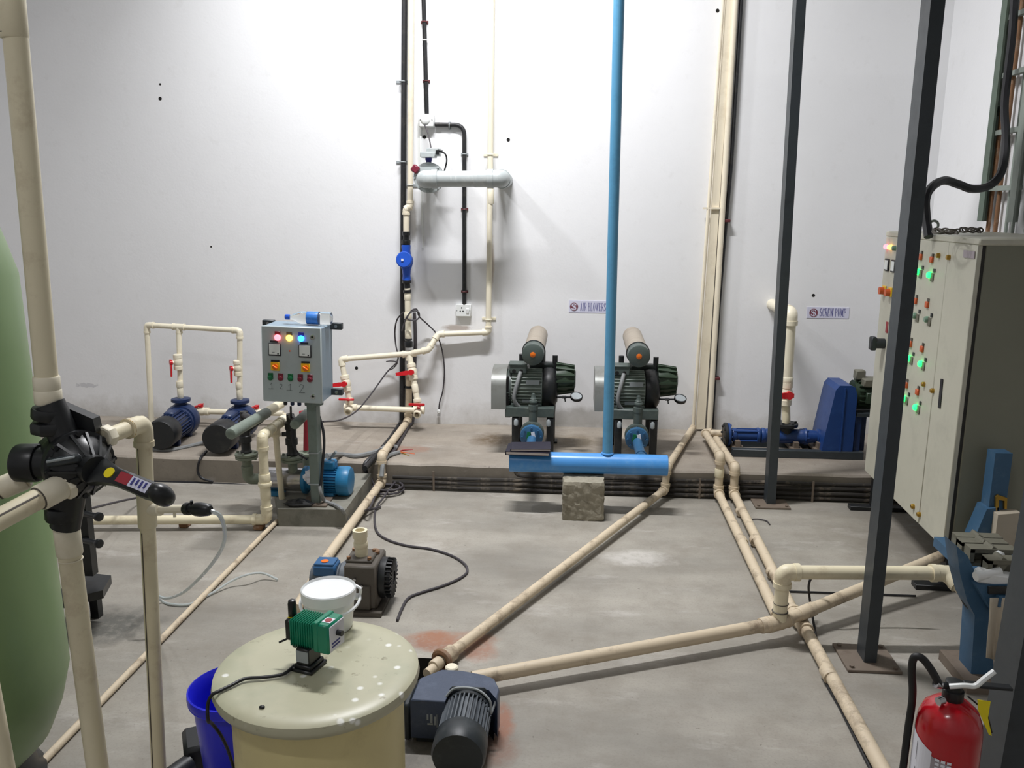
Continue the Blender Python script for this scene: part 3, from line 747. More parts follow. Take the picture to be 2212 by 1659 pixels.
zt = fz(500, 937, .6).z
for f, lab, nm in ((f1, 'right', 0), (f2, 'left', 1)):
    Tv = thing('check_valve', ('black foot valve on the flange right of the twin riser, under the control box' if nm == 0 else 'black foot valve on the flange left of the twin riser'), 'valve', f, group='black valves on the booster flanges')
    MB().lathe([(.030, 0), (.032, .01), (.026, .02), (.026, .06), (.034, .065), (.034, .10), (.028, .105), (.028, .15), (.033, .155), (.033, .19), (.022, .2), (.022, .24)], f, (0, 0, 1), 18).build('valve_body', 'motor_black', Tv)
    MB().cyl(f + V((-.05, -.01, .125)), f + V((.0, 0, .125)), .012).build('stem', 'motor_black', Tv)
    if nm == 1: MB().cyl(f + V((0, 0, .13)), f + V((.09, .02, .20)), .024).build('branch', 'motor_black', Tv)
T = thing('grey_outlet_pipe', 'dull grey pipe end with cream sleeve pointing at the camera left of the control box', 'pipe', fz(500, 937, .56))
g0, g1, g2 = fz(497, 938, .60), fz(577, 891, .60), fz(607, 872, .60)
dg = (g1 - g0).normalized()
MB().rcyl(g0, g1, .029, .35).build('grey_pipe', 'pvc_grey_dull', T); MB().rcyl(g1 - dg * .05, g2, .0265, .15).build('sleeve', 'pvc', T)
MB().cyl(g0 + dg * .28, V((f2.x, f2.y, f2.z + .22)), .018).build('connector', 'motor_black', T)
T = thing('grey_branch_pipe', 'second dull grey pipe running back beside the control post', 'pipe', fz(638, 916, .56))
g0, g1 = fz(636, 918, .57), fz(668, 888, .57)
MB().rcyl(g0, g1, .026, .3).build('grey_pipe', 'pvc_grey_dull', T); MB().cyl(g0 + V((0, .05, 0)), V((f1.x, f1.y, f1.z + .23)), .016).build('connector', 'motor_black', T)
o = MB().sweep(fillet([fy(648, 893, 4.72), fy(662, 891, 4.72), fy(661, 972, 4.72)], .03), .016, 10).build('red_priming_pipe', 'dark_red')
tag(o, 'dark red hooked priming pipe behind the control post', 'pipe')
flo = fy(661, 976, 4.72)
o = MB().lathe([(.05, 0), (.055, .004), (.055, .016), (.016, .02), (.016, .03)], (flo.x, flo.y, flo.z - .02), (0, 0, 1), 20).cyl(V((flo.x, flo.y, SZ)), V((flo.x, flo.y, flo.z)), .022).build('priming_flange', 'flange_grey'); tag(o, 'grey-green flange stub under the red hooked pipe', 'flange')
# --- control box on its post
CBY = 4.22
TL, TRr, BL, BR = fy(560.4, 702.7, CBY), fy(691.7, 709, CBY), fy(572, 866.5, CBY), fy(697.5, 872, CBY)
bw = ((TRr - TL).length + (BR - BL).length) / 2; bh = ((TL - BL).length + (TRr - BR).length) / 2
cen = (TL + TRr + BL + BR) / 4
ux = ((TRr - TL) + (BR - BL)).normalized(); uz = ((TL - BL) + (TRr - BR)); uz = (uz - ux * uz.dot(ux)).normalized(); uy = uz.cross(ux).normalized()
bd = .20
BM = Matrix((ux, uy, uz)).transposed()
def cb(u, v, dy=0): return cen + ux * (u - .5) * bw + uz * (.5 - v) * bh + uy * dy
T = thing('control_box', 'grey control box with lit lamps and switches standing on a post', 'control box', fz(680, 1087, SZ))
MB().box(cen + uy * (bd / 2 + .012), (bw * .985, bd, bh * .985), BM, .004).build('enclosure', 'box_side', T)
door = MB().box(cen + uy * .006, (bw, .016, bh), BM, .004).build('door', 'box_grey', T)
for u, v, s_ in ((1, .0, 1), (1, .90, 1), (0, .0, -1)):
    c = cb(u, v + .035, bd - .01) + ux * s_ * .028
    lug = MB().box(c, (.065, .03, .036), BM, .003).build('mounting_lug', 'pole_dark', T)
    MB().cyl(c - uy * .02, c - uy * .01, .009, n=10).build('bolt', 'chrome', lug)
for u, mt in ((.277, 'lamp_red'), (.473, 'lamp_amber'), (.670, 'lamp_blue')):
    c = cb(u, .145)
    l = MB().lathe([(.0165, 0), (.0165, .008), (.013, .014), (.004, .016)], c, -uy, 18).build('pilot_lamp', mt, door)
    MB().box(cb(u, .088, -.003), (.030, .004, .018), BM, .001).build('name_tag', {'lamp_red': 'maroon_button', 'lamp_amber': 'gear_brown', 'lamp_blue': 'ink_blue'}[mt], door)
for u, v in ((.855, .12), (.848, .905)):
    MB().lathe([(.014, 0), (.014, .006), (.009, .007), (.009, .004)], cb(u, v), -uy, 18).build('key_lock', 'chrome', door)
    MB().box(cb(u, v, -.0065), (.010, .003, .006), BM).build('keyhole', 'hole', door)
for u, v in ((.226, .305), (.732, .31)):
    mf = MB().box(cb(u, v, -.004), (.066, .010, .066), BM, .002).build('panel_meter', 'ink_black', door)
    MB().box(cb(u, v - .006, -.0098), (.057, .002, .055), BM).build('dial', 'meter_face', mf)
    MB().box(cb(u + .06, v + .05, -.0115), (.007, .002, .007), BM).build('set_screw', 'ink_black', mf)
    MB().box(cb(u - .02, v + .035, -.0112), (.014, .001, .002), BM).build('needle', 'ink_black', mf)
    MB().box(cb(u - .01, v - .105, -.003), (.040, .004, .010), BM).build('name_tag', 'ink_black', door)
MB().cyl(cb(.475, .315), cb(.475, .315, -.006), .004, n=10).build('indicator', 'rust_orange', door)
for u in (.225, .735):
    s_ = MB().box(cb(u, .525, -.005), (.046, .010, .046), BM, .002).build('selector_switch', 'yellow_plate', door)
    MB().cyl(cb(u + .01, .53, -.010), cb(u + .01, .53, -.018), .015, n=16).box(cb(u + .01, .53, -.022), (.030, .012, .010), BM @ Matrix.Rotation(.6, 3, 'Y'), .002).build('knob', 'orange_knob', s_)
    MB().box(cb(u, .458, -.003), (.044, .004, .011), BM).build('name_tag', 'ink_black', door)
for u, mt in ((.14, 'green_button'), (.31, 'maroon_button'), (.476, 'green_button'), (.643, 'maroon_button'), (.805, 'maroon_button')):
    b_ = MB().lathe([(.0145, 0), (.0145, .009), (.011, .010), (.010, .014), (.003, .015)], cb(u, .68), -uy, 18).build('push_button', mt, door)
    MB().box(cb(u, .640, -.003), (.028, .004, .018), BM, .001).build('name_tag', mt, b_)
def strokes(parent, org, ex, ez, nrm, segs, w_, mat, name):
    m = MB()
    for (x0, z0), (x1, z1) in segs:
        a = org + ex * x0 + ez * z0; b2 = org + ex * x1 + ez * z1; d = (b2 - a).normalized(); s2 = d.cross(nrm).normalized() * w_ / 2
        m.hexa([a - s2 - d * w_ * .3, b2 - s2 + d * w_ * .3, b2 + s2 + d * w_ * .3, a + s2 - d * w_ * .3] + [q + nrm * .0008 for q in (a - s2 - d * w_ * .3, b2 - s2 + d * w_ * .3, b2 + s2 + d * w_ * .3, a + s2 - d * w_ * .3)])
    return m.build(name, mat, parent, smooth=False)
def poly(*p): return list(zip(p[:-1], p[1:]))
N1 = poly((.0, .7), (.3, 1), (.25, 0)) + poly((-.3, -.02), (.55, .0)); N2 = poly((0, .75), (.2, 1), (.5, .9), (.45, .6), (0, 0), (.65, .02))
for u, v, g, k in ((.13, .83, N1, .032), (.29, .825, N2, .026), (.44, .84, N1, .034), (.62, .865, N2, .045)):
    strokes(door, cb(u, v, -.0025), ux * k, uz * k, -uy, g, .0022, 'ink_pencil', 'pencil_number')
pt, pb_ = fy(678, 866, CBY + .11), fz(684, 1086, SZ)
pb_.y = pt.y; pb_.z = SZ
MB().box((pt + pb_) / 2, (.052, .075, (pt - pb_).length), None, .004).build('post', 'post_green', T)
MB().cyl(pt + V((0, 0, -.02)), pt + V((0, 0, .01)), .05).build('post_collar', 'post_green', T)
MB().box((pb_.x, pb_.y, SZ + .006), (.15, .15, .012), None, .002).build('base_plate', 'plate_steel', T)
for i, (yy, cpx) in enumerate(((975, 680), (1042, 682))):
    c = fy(cpx, yy, pt.y); MB().box((c.x, c.y, c.z), (.058, .082, .006)).build('cable_tie', 'plastic_grey', T)
for k_, u in enumerate((.30, .42, .54)):
    c = cb(u, 1.0, .07); MB().lathe([(.012, 0), (.016, .002), (.016, .014), (.011, .016), (.011, .03), (.007, .034)], c, -uz, 10).build('cable_gland', ['motor_black', 'navy_paint', 'navy_paint'][k_], T)
# bottle lying on the box
q0 = cb(.47, -.02, .11) ; q1 = cb(1.13, -.02, .11)
q0 = fy(614, 680, CBY + .11); q1 = fy(717, 682, CBY + .11); zb_ = cb(.4, 0, .11).z + .036; q0.z = zb_; q1.z = cb(1, 0, .11).z + .036; d = (q1 - q0).normalized(); L = (q1 - q0).length
T = thing('water_bottle', 'empty clear plastic water bottle lying on top of the control box', 'bottle', (q0 + q1) / 2 - uz * .036)
pr = [(.012, .03), (.013, .05), (.024, .075), (.036, .11), (.039, .13), (.037, .145), (.039, .16), (.036, .175), (.036, .24), (.039, .25), (.037, .265), (.039, .28), (.037, .295), (.039, .31), (.036, .33), (.02, .335)]
k = L / .335
MB().lathe([(r_ * .9, h * k) for r_, h in pr], q0, d, 24).build('bottle_body', 'glass_clear', T)
MB().lathe([(.0125, 0), (.0145, .003), (.0145, .03 * k), (.012, .034 * k)], q0 + d * .005, d, 16).build('cap', 'blue_meter', T)
lb = MB().lathe([(.0335, .163 * k), (.0342, .165 * k), (.0342, .242 * k), (.0335, .244 * k)], q0, d, 24, cap=False).build('label_wrap', 'label_blue', T)
# small pipes, cables and hoses around the control post
cable('post_cable', 'thick grey cable leaving the foot of the control post to the floor pipe', 'cable', [fy(690, 1050, 4.28), fy(693, 1065, 4.27), fz(702, 1082, SZ + .02), fz(722, 1090, SZ + .012), fz(738, 1100, SZ + .012), fz(748, 1118, .04), fz(752, 1128, .012)], .010, 'cable_grey')
cable('motor_cable', 'black cable hanging down the right side of the control post', 'cable', [fy(690, 900, 4.40), fy(698, 930, 4.36), fy(700, 960, 4.34), fy(697, 1000, 4.32), fy(694, 1040, 4.30), fy(691, 1060, 4.29)], .008, 'cable_black')
cable('sensor_cable', 'thin black cable drooping in front of the black foot valve under the control box', 'cable', [fy(628, 878, 4.34), fy(629, 915, 4.36), fy(632, 955, 4.36), fy(645, 980, 4.36), fy(663, 992, 4.34)], .006, 'cable_black')
cable('grey_hose', 'grey flexible hose resting on the plinth edge right of the blue motor', 'hose', [fz(705, 985, SZ + .2), fz(735, 982, .172), fz(770, 985, .172), fz(815, 975, .172), fz(840, 963, .19), fz(857, 967, .172)], .016, 'cable_grey')
cable('pump_conduit', 'grey flexible conduit lying on the plinth between the two blue pumps', 'hose', [fz(320, 970, .162), fz(360, 973, .162), fz(400, 966, .162), fz(432, 958, .168), fz(450, 955, .18)], .013, 'cable_grey')
LFY = LEDGE_Y
for i in range(2):
    y0 = LFY - .02 - i * .03
    cable('floor_cable', ('black cable along the foot of the plinth behind the drain pipe, upper one' if i == 0 else 'black cable along the foot of the plinth behind the drain pipe, lower one'), 'cable', [V((-2.9, y0, .04 - i * .02)), fy(300, 1039 + 9 * i, y0), fy(420, 1043 + 9 * i, y0), fy(500, 1047 + 9 * i, y0), fy(585, 1052 + 8 * i, y0 + .0)], .010, 'cable_black')
cable('drooping_cable', 'black cable drooping from the plinth top behind the twin riser', 'cable', [fy(446, 975, 5.05), fy(433, 990, LFY - .02), fy(427, 1015, LFY - .03), fy(435, 1032, LFY - .03), fy(460, 1041, LFY - .03)], .008, 'cable_black')
cable('thin_wire', 'thin dark wire crossing behind the drain pipe to the steel stand', 'cable', [fy(190, 1100, 3.6), fy(250, 1085, 4.0), fy(292, 1076, 4.4), fz(330, 1070, .03)], .006, 'cable_dusty')

def crumple(c, r, sc, amp, seed, n=14, k=9):
    rg_ = random.Random(seed); m_ = MB().sphere((0, 0, 0), r, sc, n, k)
    m_.v = [V(c) + q_ * (1 + rg_.uniform(-amp, amp)) for q_ in m_.v]; return m_
q = fy(672, 1030, 4.37); o = crumple(q, .042, (1.0, .5, .9), .28, 5).build('plastic_wrap', 'paper_white', ang=10); tag(o, 'crumpled clear plastic wrap caught on the control post', 'wrap')
q = fz(645, 1092, SZ); o = crumple((q.x, q.y, SZ + .012), .06, (1.3, .7, .35), .22, 9).build('oily_rag', 'motor_black', ang=15); tag(o, 'dark oily rag lying at the foot of the control post', 'rag')
# ================================================================== BACK WALL, centre
def wp(px, py, off): return fy(px, py, WY - off)
def clip(T, p, r, mat, w=.07):
    p = V(p); MB().box((p.x, WY - .004, p.z), (w, .008, .018), None, .001).torus((p.x, p.y, p.z), (0, 0, 1), r * 1.12, .004, 16, 6).build('clip', mat, T)
# black conduit down the wall and over the plinth
T = thing('wall_conduit', 'black conduit running full height left of the water meter', 'conduit', wp(868, 905, .03))
c0, c1 = wp(874, -40, .03), wp(868, 905, .03)
cp = V((c1.x, c1.y, LEDGE_Z + .02))
run(T, [c0, cp], .019, 'black_conduit', elbows=False, n=12)
MB().sweep(fillet([cp + V((0, 0, .05)), cp, fz(845, 945, LEDGE_Z + .018), fz(800, 1000, LEDGE_Z + .018), fz(788, 1012, LEDGE_Z + .018)], .05), .0165, 10).build('lower_run', 'black_conduit', T)
for yy in (176, 350): clip(T, wp(870, yy, .03), .019, 'plastic_grey', .10)
# water line with meter, tees, ball valves
OF = .10
T = thing('water_line', 'cream water line with a blue meter, red-handled valves and two open ends', 'pipe', wp(884, 915, OF))
r = .0205
u0, u1, u2, u3 = wp(889, -40, OF), wp(886, 446, OF), wp(877.5, 452, OF), wp(877.5, 505, OF)
run(T, [u0, u1, u2, u3], r, 'pvc_wall', el=1.3)
MB().box(((u0.x + u1.x) / 2 + .045, WY - .004, (u0.z + u1.z) / 2), (.012, .008, 2.0)).build('backing_strip', 'white_plastic', T)
MB().lathe([(r * 1.15, 0), (r * 1.32, .004), (r * 1.32, .024), (r * 1.15, .028)], wp(877.5, 509, OF), (0, 0, 1), 16).build('tape_ring', 'black_plastic', T)
mtop, mbot = wp(877, 529, OF), wp(878.5, 605, OF); mc = wp(877, 564, OF); md = (mbot - mtop).normalized()
MB().cyl(wp(877.5, 509, OF), wp(877.3, 520, OF), r * .95).rcyl(wp(877.3, 518, OF), mtop, r * 1.5, .2, 10).build('upper_union', 'black_plastic', T)
mt = MB().lathe([(.030, 0), (.032, .01), (.030, .04), (.034, .07), (.045, .095), (.048, .12), (.040, .145), (.030, .175), (.027, .21), (.029, .23), (.029, (mbot - mtop).length)], mtop, md, 20).build('water_meter', 'blue_meter', T)
MB().lathe([(.030, 0), (.050, .004), (.052, .02), (.050, .05), (.056, .055), (.056, .075), (.050, .080)], mc + V((0, .02, 0)), (-.05, -.97, .18), 24).build('meter_lid', 'blue_meter', mt)
MB().box(mc + V((-.012, -.066, .012)), (.016, .004, .016)).build('sticker', 'paper_white', mt)
MB().rcyl(mbot, wp(879, 612, OF), r * 1.55, .15, 10).cyl(wp(879, 612, OF), wp(879.5, 622, OF), r * 1.1).cyl(wp(879.5, 626, OF), wp(880, 632, OF), r * 1.38).build('lower_union', 'black_plastic', T)
d0, d1, d2 = wp(880, 620, OF), wp(882, 735, OF), wp(884, 764, OF)
MB().cyl(d0, d1, r).build('pipe', 'pvc_clean', T)
coupling(T, wp(880.4, 641, OF), d1 - d0, r, 'pvc_clean', L=2.2, k=1.15); coupling(T, wp(881.2, 682, OF), d1 - d0, r, 'pvc_clean', L=2.2, k=1.3); coupling(T, wp(882, 722, OF), d1 - d0, r, 'pvc_clean', L=3, k=1.16)
MB().rcyl(wp(882.2, 731, OF), wp(882.2, 735, OF), r * 1.3).rcyl(wp(882.6, 737, OF), wp(883, 750, OF), r * 1.45, .15, 10).build('black_union', 'black_plastic', T)
tj = d2
lft = wp(737, 776, OF + .06); rt1 = wp(925, 756, OF + .02); rt2 = wp(947, 722, .06); rt3 = wp(1055, 717.5, .05); rt4 = wp(1063.5, -40, .05)
run(T, [tj, lft, wp(757.5, 880, OF + .10)], r * .95, 'pvc_clean', el=1.9); run(T, [tj, rt1, rt2, rt3, rt4], r * .95, 'pvc_clean', el=1.7)
tee(T, tj, lft - rt1, (0, 0, -1), r * .95, 'pvc_clean', el=2.2)
lo1 = wp(905, 886, OF + .10)
run(T, [tj, lo1], r, 'pvc_clean')
vc = tj + (lo1 - tj) * .32; valve(T, vc, lo1 - tj, r, (-.95, -.1, -.12), (0, -.95, .1), .105, 'pvc_clean')
coupling(T, tj + (lo1 - tj) * .62, lo1 - tj, r, 'pvc_clean', L=3, k=1.15); coupling(T, tj + (lo1 - tj) * .83, lo1 - tj, r, 'pvc_clean', L=1.4, k=1.38)
el1 = wp(757.5, 880, OF + .10)
valve(T, lft + (el1 - lft) * .50, el1 - lft, r, (-.97, -.1, -.1), (0, -.95, .1), .105, 'pvc_clean')
coupling(T, lft + (el1 - lft) * .86, el1 - lft, r, 'pvc_clean', L=2.0, k=1.3)
run(T, [el1 + V((.0, 0, .0)), lo1], r * .95, 'pvc_clean'); tee(T, el1, lo1 - el1, (0, -1, 0), r, 'pvc_clean', el=1.9); tee(T, lo1, lo1 - el1, (0, -1, 0), r, 'pvc_clean', el=1.6)
for e in (el1, lo1): cap_end(T, e + V((0, -.03, -.006)), (-.05, -.95, -.3), r * 1.05, 'pvc_clean', 'bore_rust')
hb = MB().box(wp(748, 863, OF + .16), (.11, .014, .016), None, .004); hb.cyl(wp(752, 863, OF + .16), wp(752, 863, OF + .11), .012).build('red_bar_handle', 'red_handle', T)
hb = MB().box(wp(900, 874, OF + .16), (.115, .014, .018), None, .004); hb.cyl(wp(905, 876, OF + .16), wp(904, 884, OF + .11), .013).build('red_bar_handle', 'red_handle', T)
for yy in (334, 690): clip(T, wp(1059 if yy < 400 else 1055, yy, .05), r, 'pvc_clean', .10)
coupling(T, wp(1060, 425, .05), (0, 0, 1), r * .95, 'pvc_clean', L=5, k=1.18); clip(T, wp(886, 400, OF), r, 'plastic_grey', .14)
# second cream pipe: straight down behind the water line, then across the plinth and the floor
T = thing('floor_drain_pipe', 'cream pipe from the wall foot over the plinth to the floor behind the white bucket', 'pipe', fz(812, 1045, .03))
q0 = wp(884, 800, .035); q1 = V((wp(882, 910, .035).x, WY - .035, LEDGE_Z + .03))
q2 = fy(824, 985, LEDGE_Y - .035); q3 = fz(810, 1036, .05); q4 = fz(708, 1202, .03); q5 = fz(640, 1316, .03)
run(T, [q0, q1, q2, V((q2.x, q2.y - .01, .05)), q4, q5], .024, 'pvc_floor', el=1.5)
MB().rcyl(wp(883, 833, .035), wp(883, 838, .035), .030, .1).build('tape_ring', 'black_plastic', T)
cable('riser_cable', 'thick black cable behind the lower water line beside the wall conduit', 'cable', [wp(895, 675, .02), wp(897, 720, .02), wp(896, 780, .02), wp(893, 850, .02), wp(892, 905, .02), fz(880, 925, LEDGE_Z + .012), fz(850, 975, LEDGE_Z + .012), fz(838, 985, LEDGE_Z + .012)], .012, 'cable_dusty')
cable('plug_cable', 'thin black cord looped over the water line and hanging down to a white plug', 'cable', [wp(868, 715, .16), wp(878, 686, .16), wp(892, 672, .15), wp(904, 674, .15), wp(905, 686, .15), wp(895, 692, .16), wp(880, 688, .16), wp(888, 672, .15), wp(900, 668, .14), wp(906, 684, .10), wp(925, 702, .05), wp(943, 722, .04), wp(955, 757, .03), wp(960, 800, .03), wp(957, 842, .03), wp(950, 868, .03), wp(948, 884, .03)], .0052, 'cable_dusty')
T = thing('power_plug', 'white plug hanging at the end of the black cord left of the blowers', 'plug', wp(948, 895, .03))
pc = wp(948, 889, .03)
MB().box(pc, (.022, .018, .03), None, .005).build('plug_body', 'white_plastic', T)
for dx in (-.007, .007): MB().cyl(pc + V((dx, 0, -.012)), pc + V((dx, -.004, -.034)), .003, n=8).build('pin', 'cable_black', T)
cable('slack_cable', 'thin black cord sagging from the wall conduit down to the control post', 'cable', [wp(872, 674, .16), wp(858, 690, .12), wp(853, 715, .08), wp(855, 745, .08), wp(860, 770, .10), wp(855, 785, .12), wp(835, 805, .14), wp(800, 853, .25), wp(770, 888, .5), wp(735, 907, .9), wp(698, 911, 1.4)], .0052, 'cable_dusty')
cable('wire_tail', 'short wire tail sticking out left of the wall conduit', 'cable', [wp(834, 781, .05), wp(845, 780, .05), wp(858, 783, .07), wp(850, 795, .09), wp(840, 800, .1)], .004, 'cable_dusty')
# junction box and its conduits, socket
T = thing('junction_box', 'white junction box with a rounded cover above the grey valve', 'junction box', wp(922, 274, .03))
jc = wp(922, 261, .025)
MB().box(jc, (.105, .05, .085), None, .006).build('back_box', 'white_plastic', T)
MB().lathe([(.03, 0), (.03, .006), (.022, .012), (.004, .013)], jc + V((-.005, -.024, .006)), (0, -1, 0), 18).build('dome_cover', 'white_plastic', T)
for dx in (-.04, .04): MB().cyl(jc + V((dx, -.024, .005)), jc + V((dx, -.028, .005)), .004, n=8).build('screw', 'hole', T)
T = thing('drop_conduit', 'black conduit with brown clips dropping into the junction box', 'conduit', wp(922, 250, .02))
a, e = wp(914, -40, .02), wp(922, 248, .02)
run(T, [a, e], .0145, 'black_conduit', elbows=False, n=12)
for px, yy in ((916.5, 47), (920, 175)): clip(T, wp(px, yy, .02), .0145, 'brown_clip', .05)
MB().torus(wp(917.5, 87, .02), (0, 0, 1), .0145, .004).build('paint_blob', 'white_plastic', T)
T = thing('bent_conduit', 'black conduit bending from the junction box down to the wall socket', 'conduit', wp(1003, 655, .02))
MB().sweep(fillet([wp(940, 269, .02), wp(1003, 270, .02), wp(1003, 657, .02)], .07, 8), .0145, 12).build('conduit_pipe', 'black_conduit', T)
for px, yy, dv in ((971, 271, 0), (1003, 333, 1), (1003, 452, 1), (1003, 630, 1)):
    q = wp(px, yy, .02)
    if dv: clip(T, q, .0145, 'plastic_grey' if yy < 400 else 'brown_clip', .05)
    else: MB().box((q.x, WY - .004, q.z), (.018, .008, .05)).torus(q, (1, 0, 0), .0155, .004, 16, 6).build('clip', 'plastic_grey', T)
T = thing('wall_socket', 'white switched wall socket at the foot of the bent conduit', 'socket', wp(1001, 684, .02))
sc0 = wp(1001.5, 670, .016)
MB().box(sc0, (.108, .032, .088), None, .004).build('plate', 'white_plastic', T)
for dx, dz in ((-.012, .018), (-.022, -.006), (-.002, -.006)): MB().cyl(sc0 + V((dx, -.0145, dz)), sc0 + V((dx, -.0168, dz)), .005, n=10).build('socket_hole', 'hole', T)
MB().box(sc0 + V((.030, -.018, -.004)), (.020, .008, .036), Matrix.Rotation(.15, 3, 'X'), .002).build('switch', 'bucket_white', T)
for dx in (-.046, .046): MB().cyl(sc0 + V((dx, -.0145, 0)), sc0 + V((dx, -.018, 0)), .003, n=8).build('screw', 'plastic_grey', T)
# grey pipe bridge with butterfly valve and actuator
GO = .34
T = thing('grey_pipe_bridge', 'thick grey pipe bridge with two elbows standing off the wall', 'pipe', wp(1000, 400, GO))
gr = .0515
ga, gb = wp(916, 387, GO), wp(1082, 386, GO)
gwa, gwb = V((ga.x, WY, ga.z)), V((gb.x, WY, gb.z))
hz = (gb - ga).normalized()
MB().cyl(ga, gb, gr, n=28).build('pipe', 'pvc_grey', T); MB().cyl(gb, gwb, gr, n=28).build('wall_stub', 'pvc_grey', T); MB().cyl(ga, V((ga.x, WY - .19, ga.z)), gr, n=28).build('valve_stub', 'pvc_grey', T)
elbow(T, ga, hz, (0, 1, 0), gr, 'pvc_grey', 1.10, 1.25); elbow(T, gb, -hz, (0, 1, 0), gr, 'pvc_grey', 1.10, 1.2)
coupling(T, wp(1040, 386, GO), hz, gr, 'pvc_grey', L=2.0, k=1.07)
for cx in (987, 976): MB().lathe([(gr * 1.005, 0), (gr * 1.005, .004)], wp(cx, 386, GO), hz, 28, cap=False).build('paint_mark', 'white_plastic', T)
T = thing('butterfly_valve', 'butterfly valve with a grey actuator box behind the left grey elbow', 'valve', wp(925, 418, .2))
bc = wp(927, 384, .17)
MB().lathe([(.085, -.03), (.100, -.028), (.100, -.012), (.09, -.01), (.09, .01), (.100, .012), (.100, .028), (.085, .03)], bc, (0, 1, 0), 30).bolts(bc + V((0, -.036, 0)), (0, 1, 0), .093, 8, .008, .07).build('valve_ring', 'pvc_grey', T)
MB().cyl(bc + V((0, .03, 0)), V((bc.x, WY, bc.z)), gr, n=24).build('wall_stub', 'pvc_grey', T)
MB().box(bc + V((-.085, -.04, .055)), (.05, .03, .05), Matrix.Rotation(.6, 3, 'Y'), .008).build('red_lug', 'maroon_button', T)
MB().cyl(bc + V((0, 0, .1)), bc + V((0, 0, .16)), .018).box(bc + V((0, -.02, .148)), (.07, .06, .014)).box(bc + V((0, 0, .125)), (.04, .04, .025)).build('stem_bracket', 'ink_blue', T)
ab = MB().box(wp(926, 335, .19), (.10, .09, .035), None, .004).box(wp(937, 329, .18), (.09, .08, .05), None, .004).build('actuator', 'pvc_grey', T)
MB().box(wp(945, 329, .235), (.022, .02, .026)).cyl(wp(945, 325, .22), wp(956, 327, .22), .010).build('gland', 'black_plastic', ab)
cable('actuator_cable', 'thin black cable from the actuator box curling down behind the grey pipe', 'cable', [wp(953, 327, .22), wp(962, 333, .2), wp(965, 345, .18), wp(963, 358, .17), wp(959, 372, .15)], .005, 'cable_black')
cable('box_wire', 'thin grey wire from the junction box down to the actuator', 'cable', [wp(917, 269, .05), wp(923, 284, .08), wp(928, 303, .12), wp(932, 324, .17)], .0045, 'cable_dusty')
# ================================================================== right-hand pipe bundle
T = thing('wall_trunking', 'flat beige trunking strip full height between the blue riser and far dark post', 'trunking', wp(1510, 915, .02))
a0, a1, b0, b1 = wp(1569, -40, .012), wp(1584, -40, .012), wp(1503, 925, .012), wp(1521, 925, .012)
MB().hexa([b0 + V((0, .012, 0)), b1 + V((0, .012, 0)), b1 + V((0, -.03, 0)), b0 + V((0, -.03, 0)), a0 + V((0, .012, 0)), a1 + V((0, .012, 0)), a1 + V((0, -.03, 0)), a0 + V((0, -.03, 0))]).build('channel', 'pvc_wall', T)
for x_, yy in ((1549, 450),):
    q = wp(x_, yy, .05); MB().box((q.x - .03, WY - .05, q.z), (.13, .02, .012)).build('strap', 'pvc_wall', T)
T = thing('left_drop_pipe', 'thin cream pipe left of the trunking, over the plinth to the sump', 'pipe', wp(1500, 915, .05))
p0 = wp(1565, -40, .05); p1 = wp(1497, 922, .05); p1.z = LEDGE_Z + .03
p2 = fy(1441, 1010, LEDGE_Y - .06); p3 = fz(1426, 1062, .035); p3b = V((p2.x, p2.y - .045, .05))
p4 = fz(968, 1416, .035)
run(T, [p0, p1], .0115, 'pvc_wall', n=12)
run(T, [p1, p2, V((p2.x - .008, p2.y - .01, .06)), p4], .022, 'pvc_floor', el=1.3)
coupling(T, p4, p4 - p3, .024, 'pvc_floor', L=2.6, k=1.3); MB().torus(p4 + (p4 - p3).normalized() * .04, p4 - p3, .034, .012).build('union_nut', 'rusty_pipe', T)
run(T, [p4, fz(922, 1456, .03)], .0185, 'pvc_floor'); coupling(T, p4 + (p4 - p3).normalized() * .075, p4 - p3, .0185, 'pvc_floor', L=2.2, k=1.3)
T = thing('right_drop_pipe', 'cream pipe beside the trunking ending at the screw pump elbow', 'pipe', wp(1530, 922, .05))
run(T, [wp(1591, -40, .05), wp(1532, 925, .05)], .019, 'pvc_wall', n=14)
T = thing('right_conduit', 'black conduit right of the trunking down to the plinth', 'conduit', wp(1539, 920, .03))
MB().sweep([wp(1604, -40, .03), wp(1580, 350, .03), wp(1563, 540, .03), wp(1553, 660, .03), wp(1543, 830, .03), wp(1538, 925, .03)], .0125, 10).build('conduit_pipe', 'black_conduit', T)
for x_, yy in ((1569, 477), (1547, 817)):
    q = wp(x_, yy, .03); MB().box((q.x, WY - .03, q.z), (.05, .045, .02), None, .004).build('clip', 'brown_clip', T)
# twin floor pipes
fl_r = .0275
T = thing('feed_pipe', 'left of two parallel cream floor pipes, from the screw pump inlet', 'pipe', fz(1555, 1075, 0))
s0 = fz(1566, 936, LEDGE_Z + .075); s1 = fz(1523, 935, LEDGE_Z + .06); s2 = fy(1556, 986, LEDGE_Y - .065); s3 = V((s2.x - .0, s2.y - .05, .035)); s3 = fz(1555, 1074, .032)
s2b = fz(1557, 990, LEDGE_Z + .05)
s4 = fz(1678, 1328, .032)
run(T, [s0, s1, s2, V((s2.x, s2.y - .0, .05)), s4], .024, 'pvc_floor', el=1.4)
coupling(T, fz(1604, 1170, .032), s4 - s3, .024, 'pvc_floor', L=2, k=1.12); coupling(T, s2 + V((0, -.0, -.10)), (0, 0, 1), .024, 'pvc', L=2.2, k=1.15)
T = thing('return_pipe', 'right of two parallel cream floor pipes, running on to the lower edge', 'pipe', fz(1580, 1075, 0))
